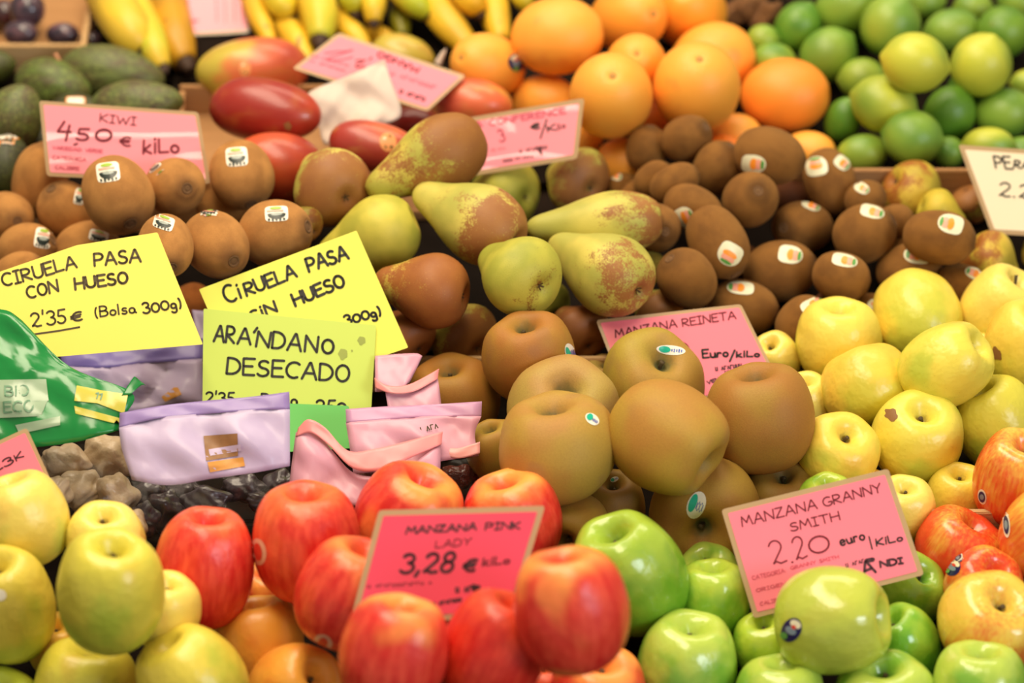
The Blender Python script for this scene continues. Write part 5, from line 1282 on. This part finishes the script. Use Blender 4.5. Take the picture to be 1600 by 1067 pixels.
sheet(P, [[(466, 668, 10), (482, 655, 18), (508, 668, 20), (544, 704, 20), (590, 700, 18), (640, 688, 14), (692, 674, 8)], [(462, 682, 10), (486, 676, 19), (512, 694, 21), (552, 732, 22), (598, 734, 20), (640, 716, 16), (690, 694, 9)]], 'rim', 'pinkseal', org, hd, crump=.0006, seed=65)
# white wrapping paper among the mangoes
P, org = bag('paper', '', (560, 160))
hd = sheet(P, [[(598, 94, 0), (599, 94, 0), (600, 94, 0), (601, 95, 0)], [(540, 120, 4), (565, 118, 8), (590, 118, 5), (608, 118, 2)], [(480, 147, 2), (530, 150, 10), (580, 150, 4), (627, 172, 2)], [(494, 180, 4), (530, 178, 3), (575, 175, 9), (612, 190, 3)], [(504, 222, 0), (512, 226, 2), (540, 210, 4), (560, 202, 0)]], 'wrapping_paper', 'tissue', org, crump=.0022, seed=71); hd.location = org
tag(hd, 'crumpled white wrapping paper between the dark red mango and the slanted card', 'wrapping paper')
# ------------------------------------------------------------------ trays
tray(-260, 300, 1300, 815, 'dark tray holding the corner pile of yellow apples', 'darktray', front=False, wall=.006)
tray(303, 984, 1300, 815, 'dark tray holding the red apples', 'darktray', front=False, wall=.006)
tray(987, 1462, 1300, 815, 'dark tray holding the green apples', 'darktray', front=False, wall=.006)
tray(1465, 1960, 1300, 808, 'dark tray holding the striped apples', 'darktray', front=False, back=False, wall=.006)
tray(-260, 740, 812, 540, 'dark tray holding the bags of dried fruit', 'darktray', wall=.006)
tray(743, 1240, 812, 566, 'dark tray holding the russet apples', 'darktray', wall=.006)
tray(1243, 1960, 801, 566, 'pale wooden tray with its front edge showing below the yellow apples', 'wood', liner='darktray', wall=.052, back=False, sides=(0, 0))
tray(-260, 452, 535, 313, 'pale wooden tray of light brown kiwis, thin edge showing by the end-on pear', 'wood', liner='darktray', wall=.03, fw=.006, sides=(0, 0))
tray(455, 1000, 561, 300, 'pale wooden tray of pears, thin edge behind the russet apples', 'wood', liner='darktray', wall=.035, back=False, sides=(0, 0))
tray(1003, 1398, 562, 290, 'dark tray holding the dark kiwis', 'darktray', wall=.006)
tray(1401, 1960, 562, 272, 'dark tray holding the pears by the white card', 'darktray', wall=.006)
tray(-260, 256, 310, 76, 'dark tray holding the avocados', 'darktray', wall=.006)
tray(259, 694, 297, 130, 'brown cardboard box holding the mangoes', 'card', wall=.03, fw=.006, sides=(1, 0))
tray(697, 1232, 285, 60, 'dark tray holding the oranges', 'darktray', wall=.006)
tray(1235, 1960, 267, -60, 'brown cardboard box of limes, edge showing beside the white card', 'card', liner='darktray', wall=.045, back=False, sides=(0, 0))
tray(-260, 134, 72, -140, 'tan cardboard box of plums with a pale rim', 'wood', liner='card', wall=.03)
tray(137, 800, 126, -140, 'dark tray holding the bananas', 'darktray', wall=.006)
tray(803, 1232, 57, -140, 'dark tray behind the oranges', 'darktray', wall=.006)
q_ = [tow(ray(u, v)*((DF+.06)/(NF @ ray(700, 85)))) for u, v in ((684, 100), (692, 84), (697, 76))]
vs_, fs_ = tube([p-q_[1] for p in q_], [.0035, .0022, .0004], 6); o_ = link('paper_tip', pymesh('paper_tip', vs_, fs_, False), None, M['tissue']); o_.location = q_[1]
tag(o_, 'pointed white paper tip standing behind the slanted pink card', 'paper')
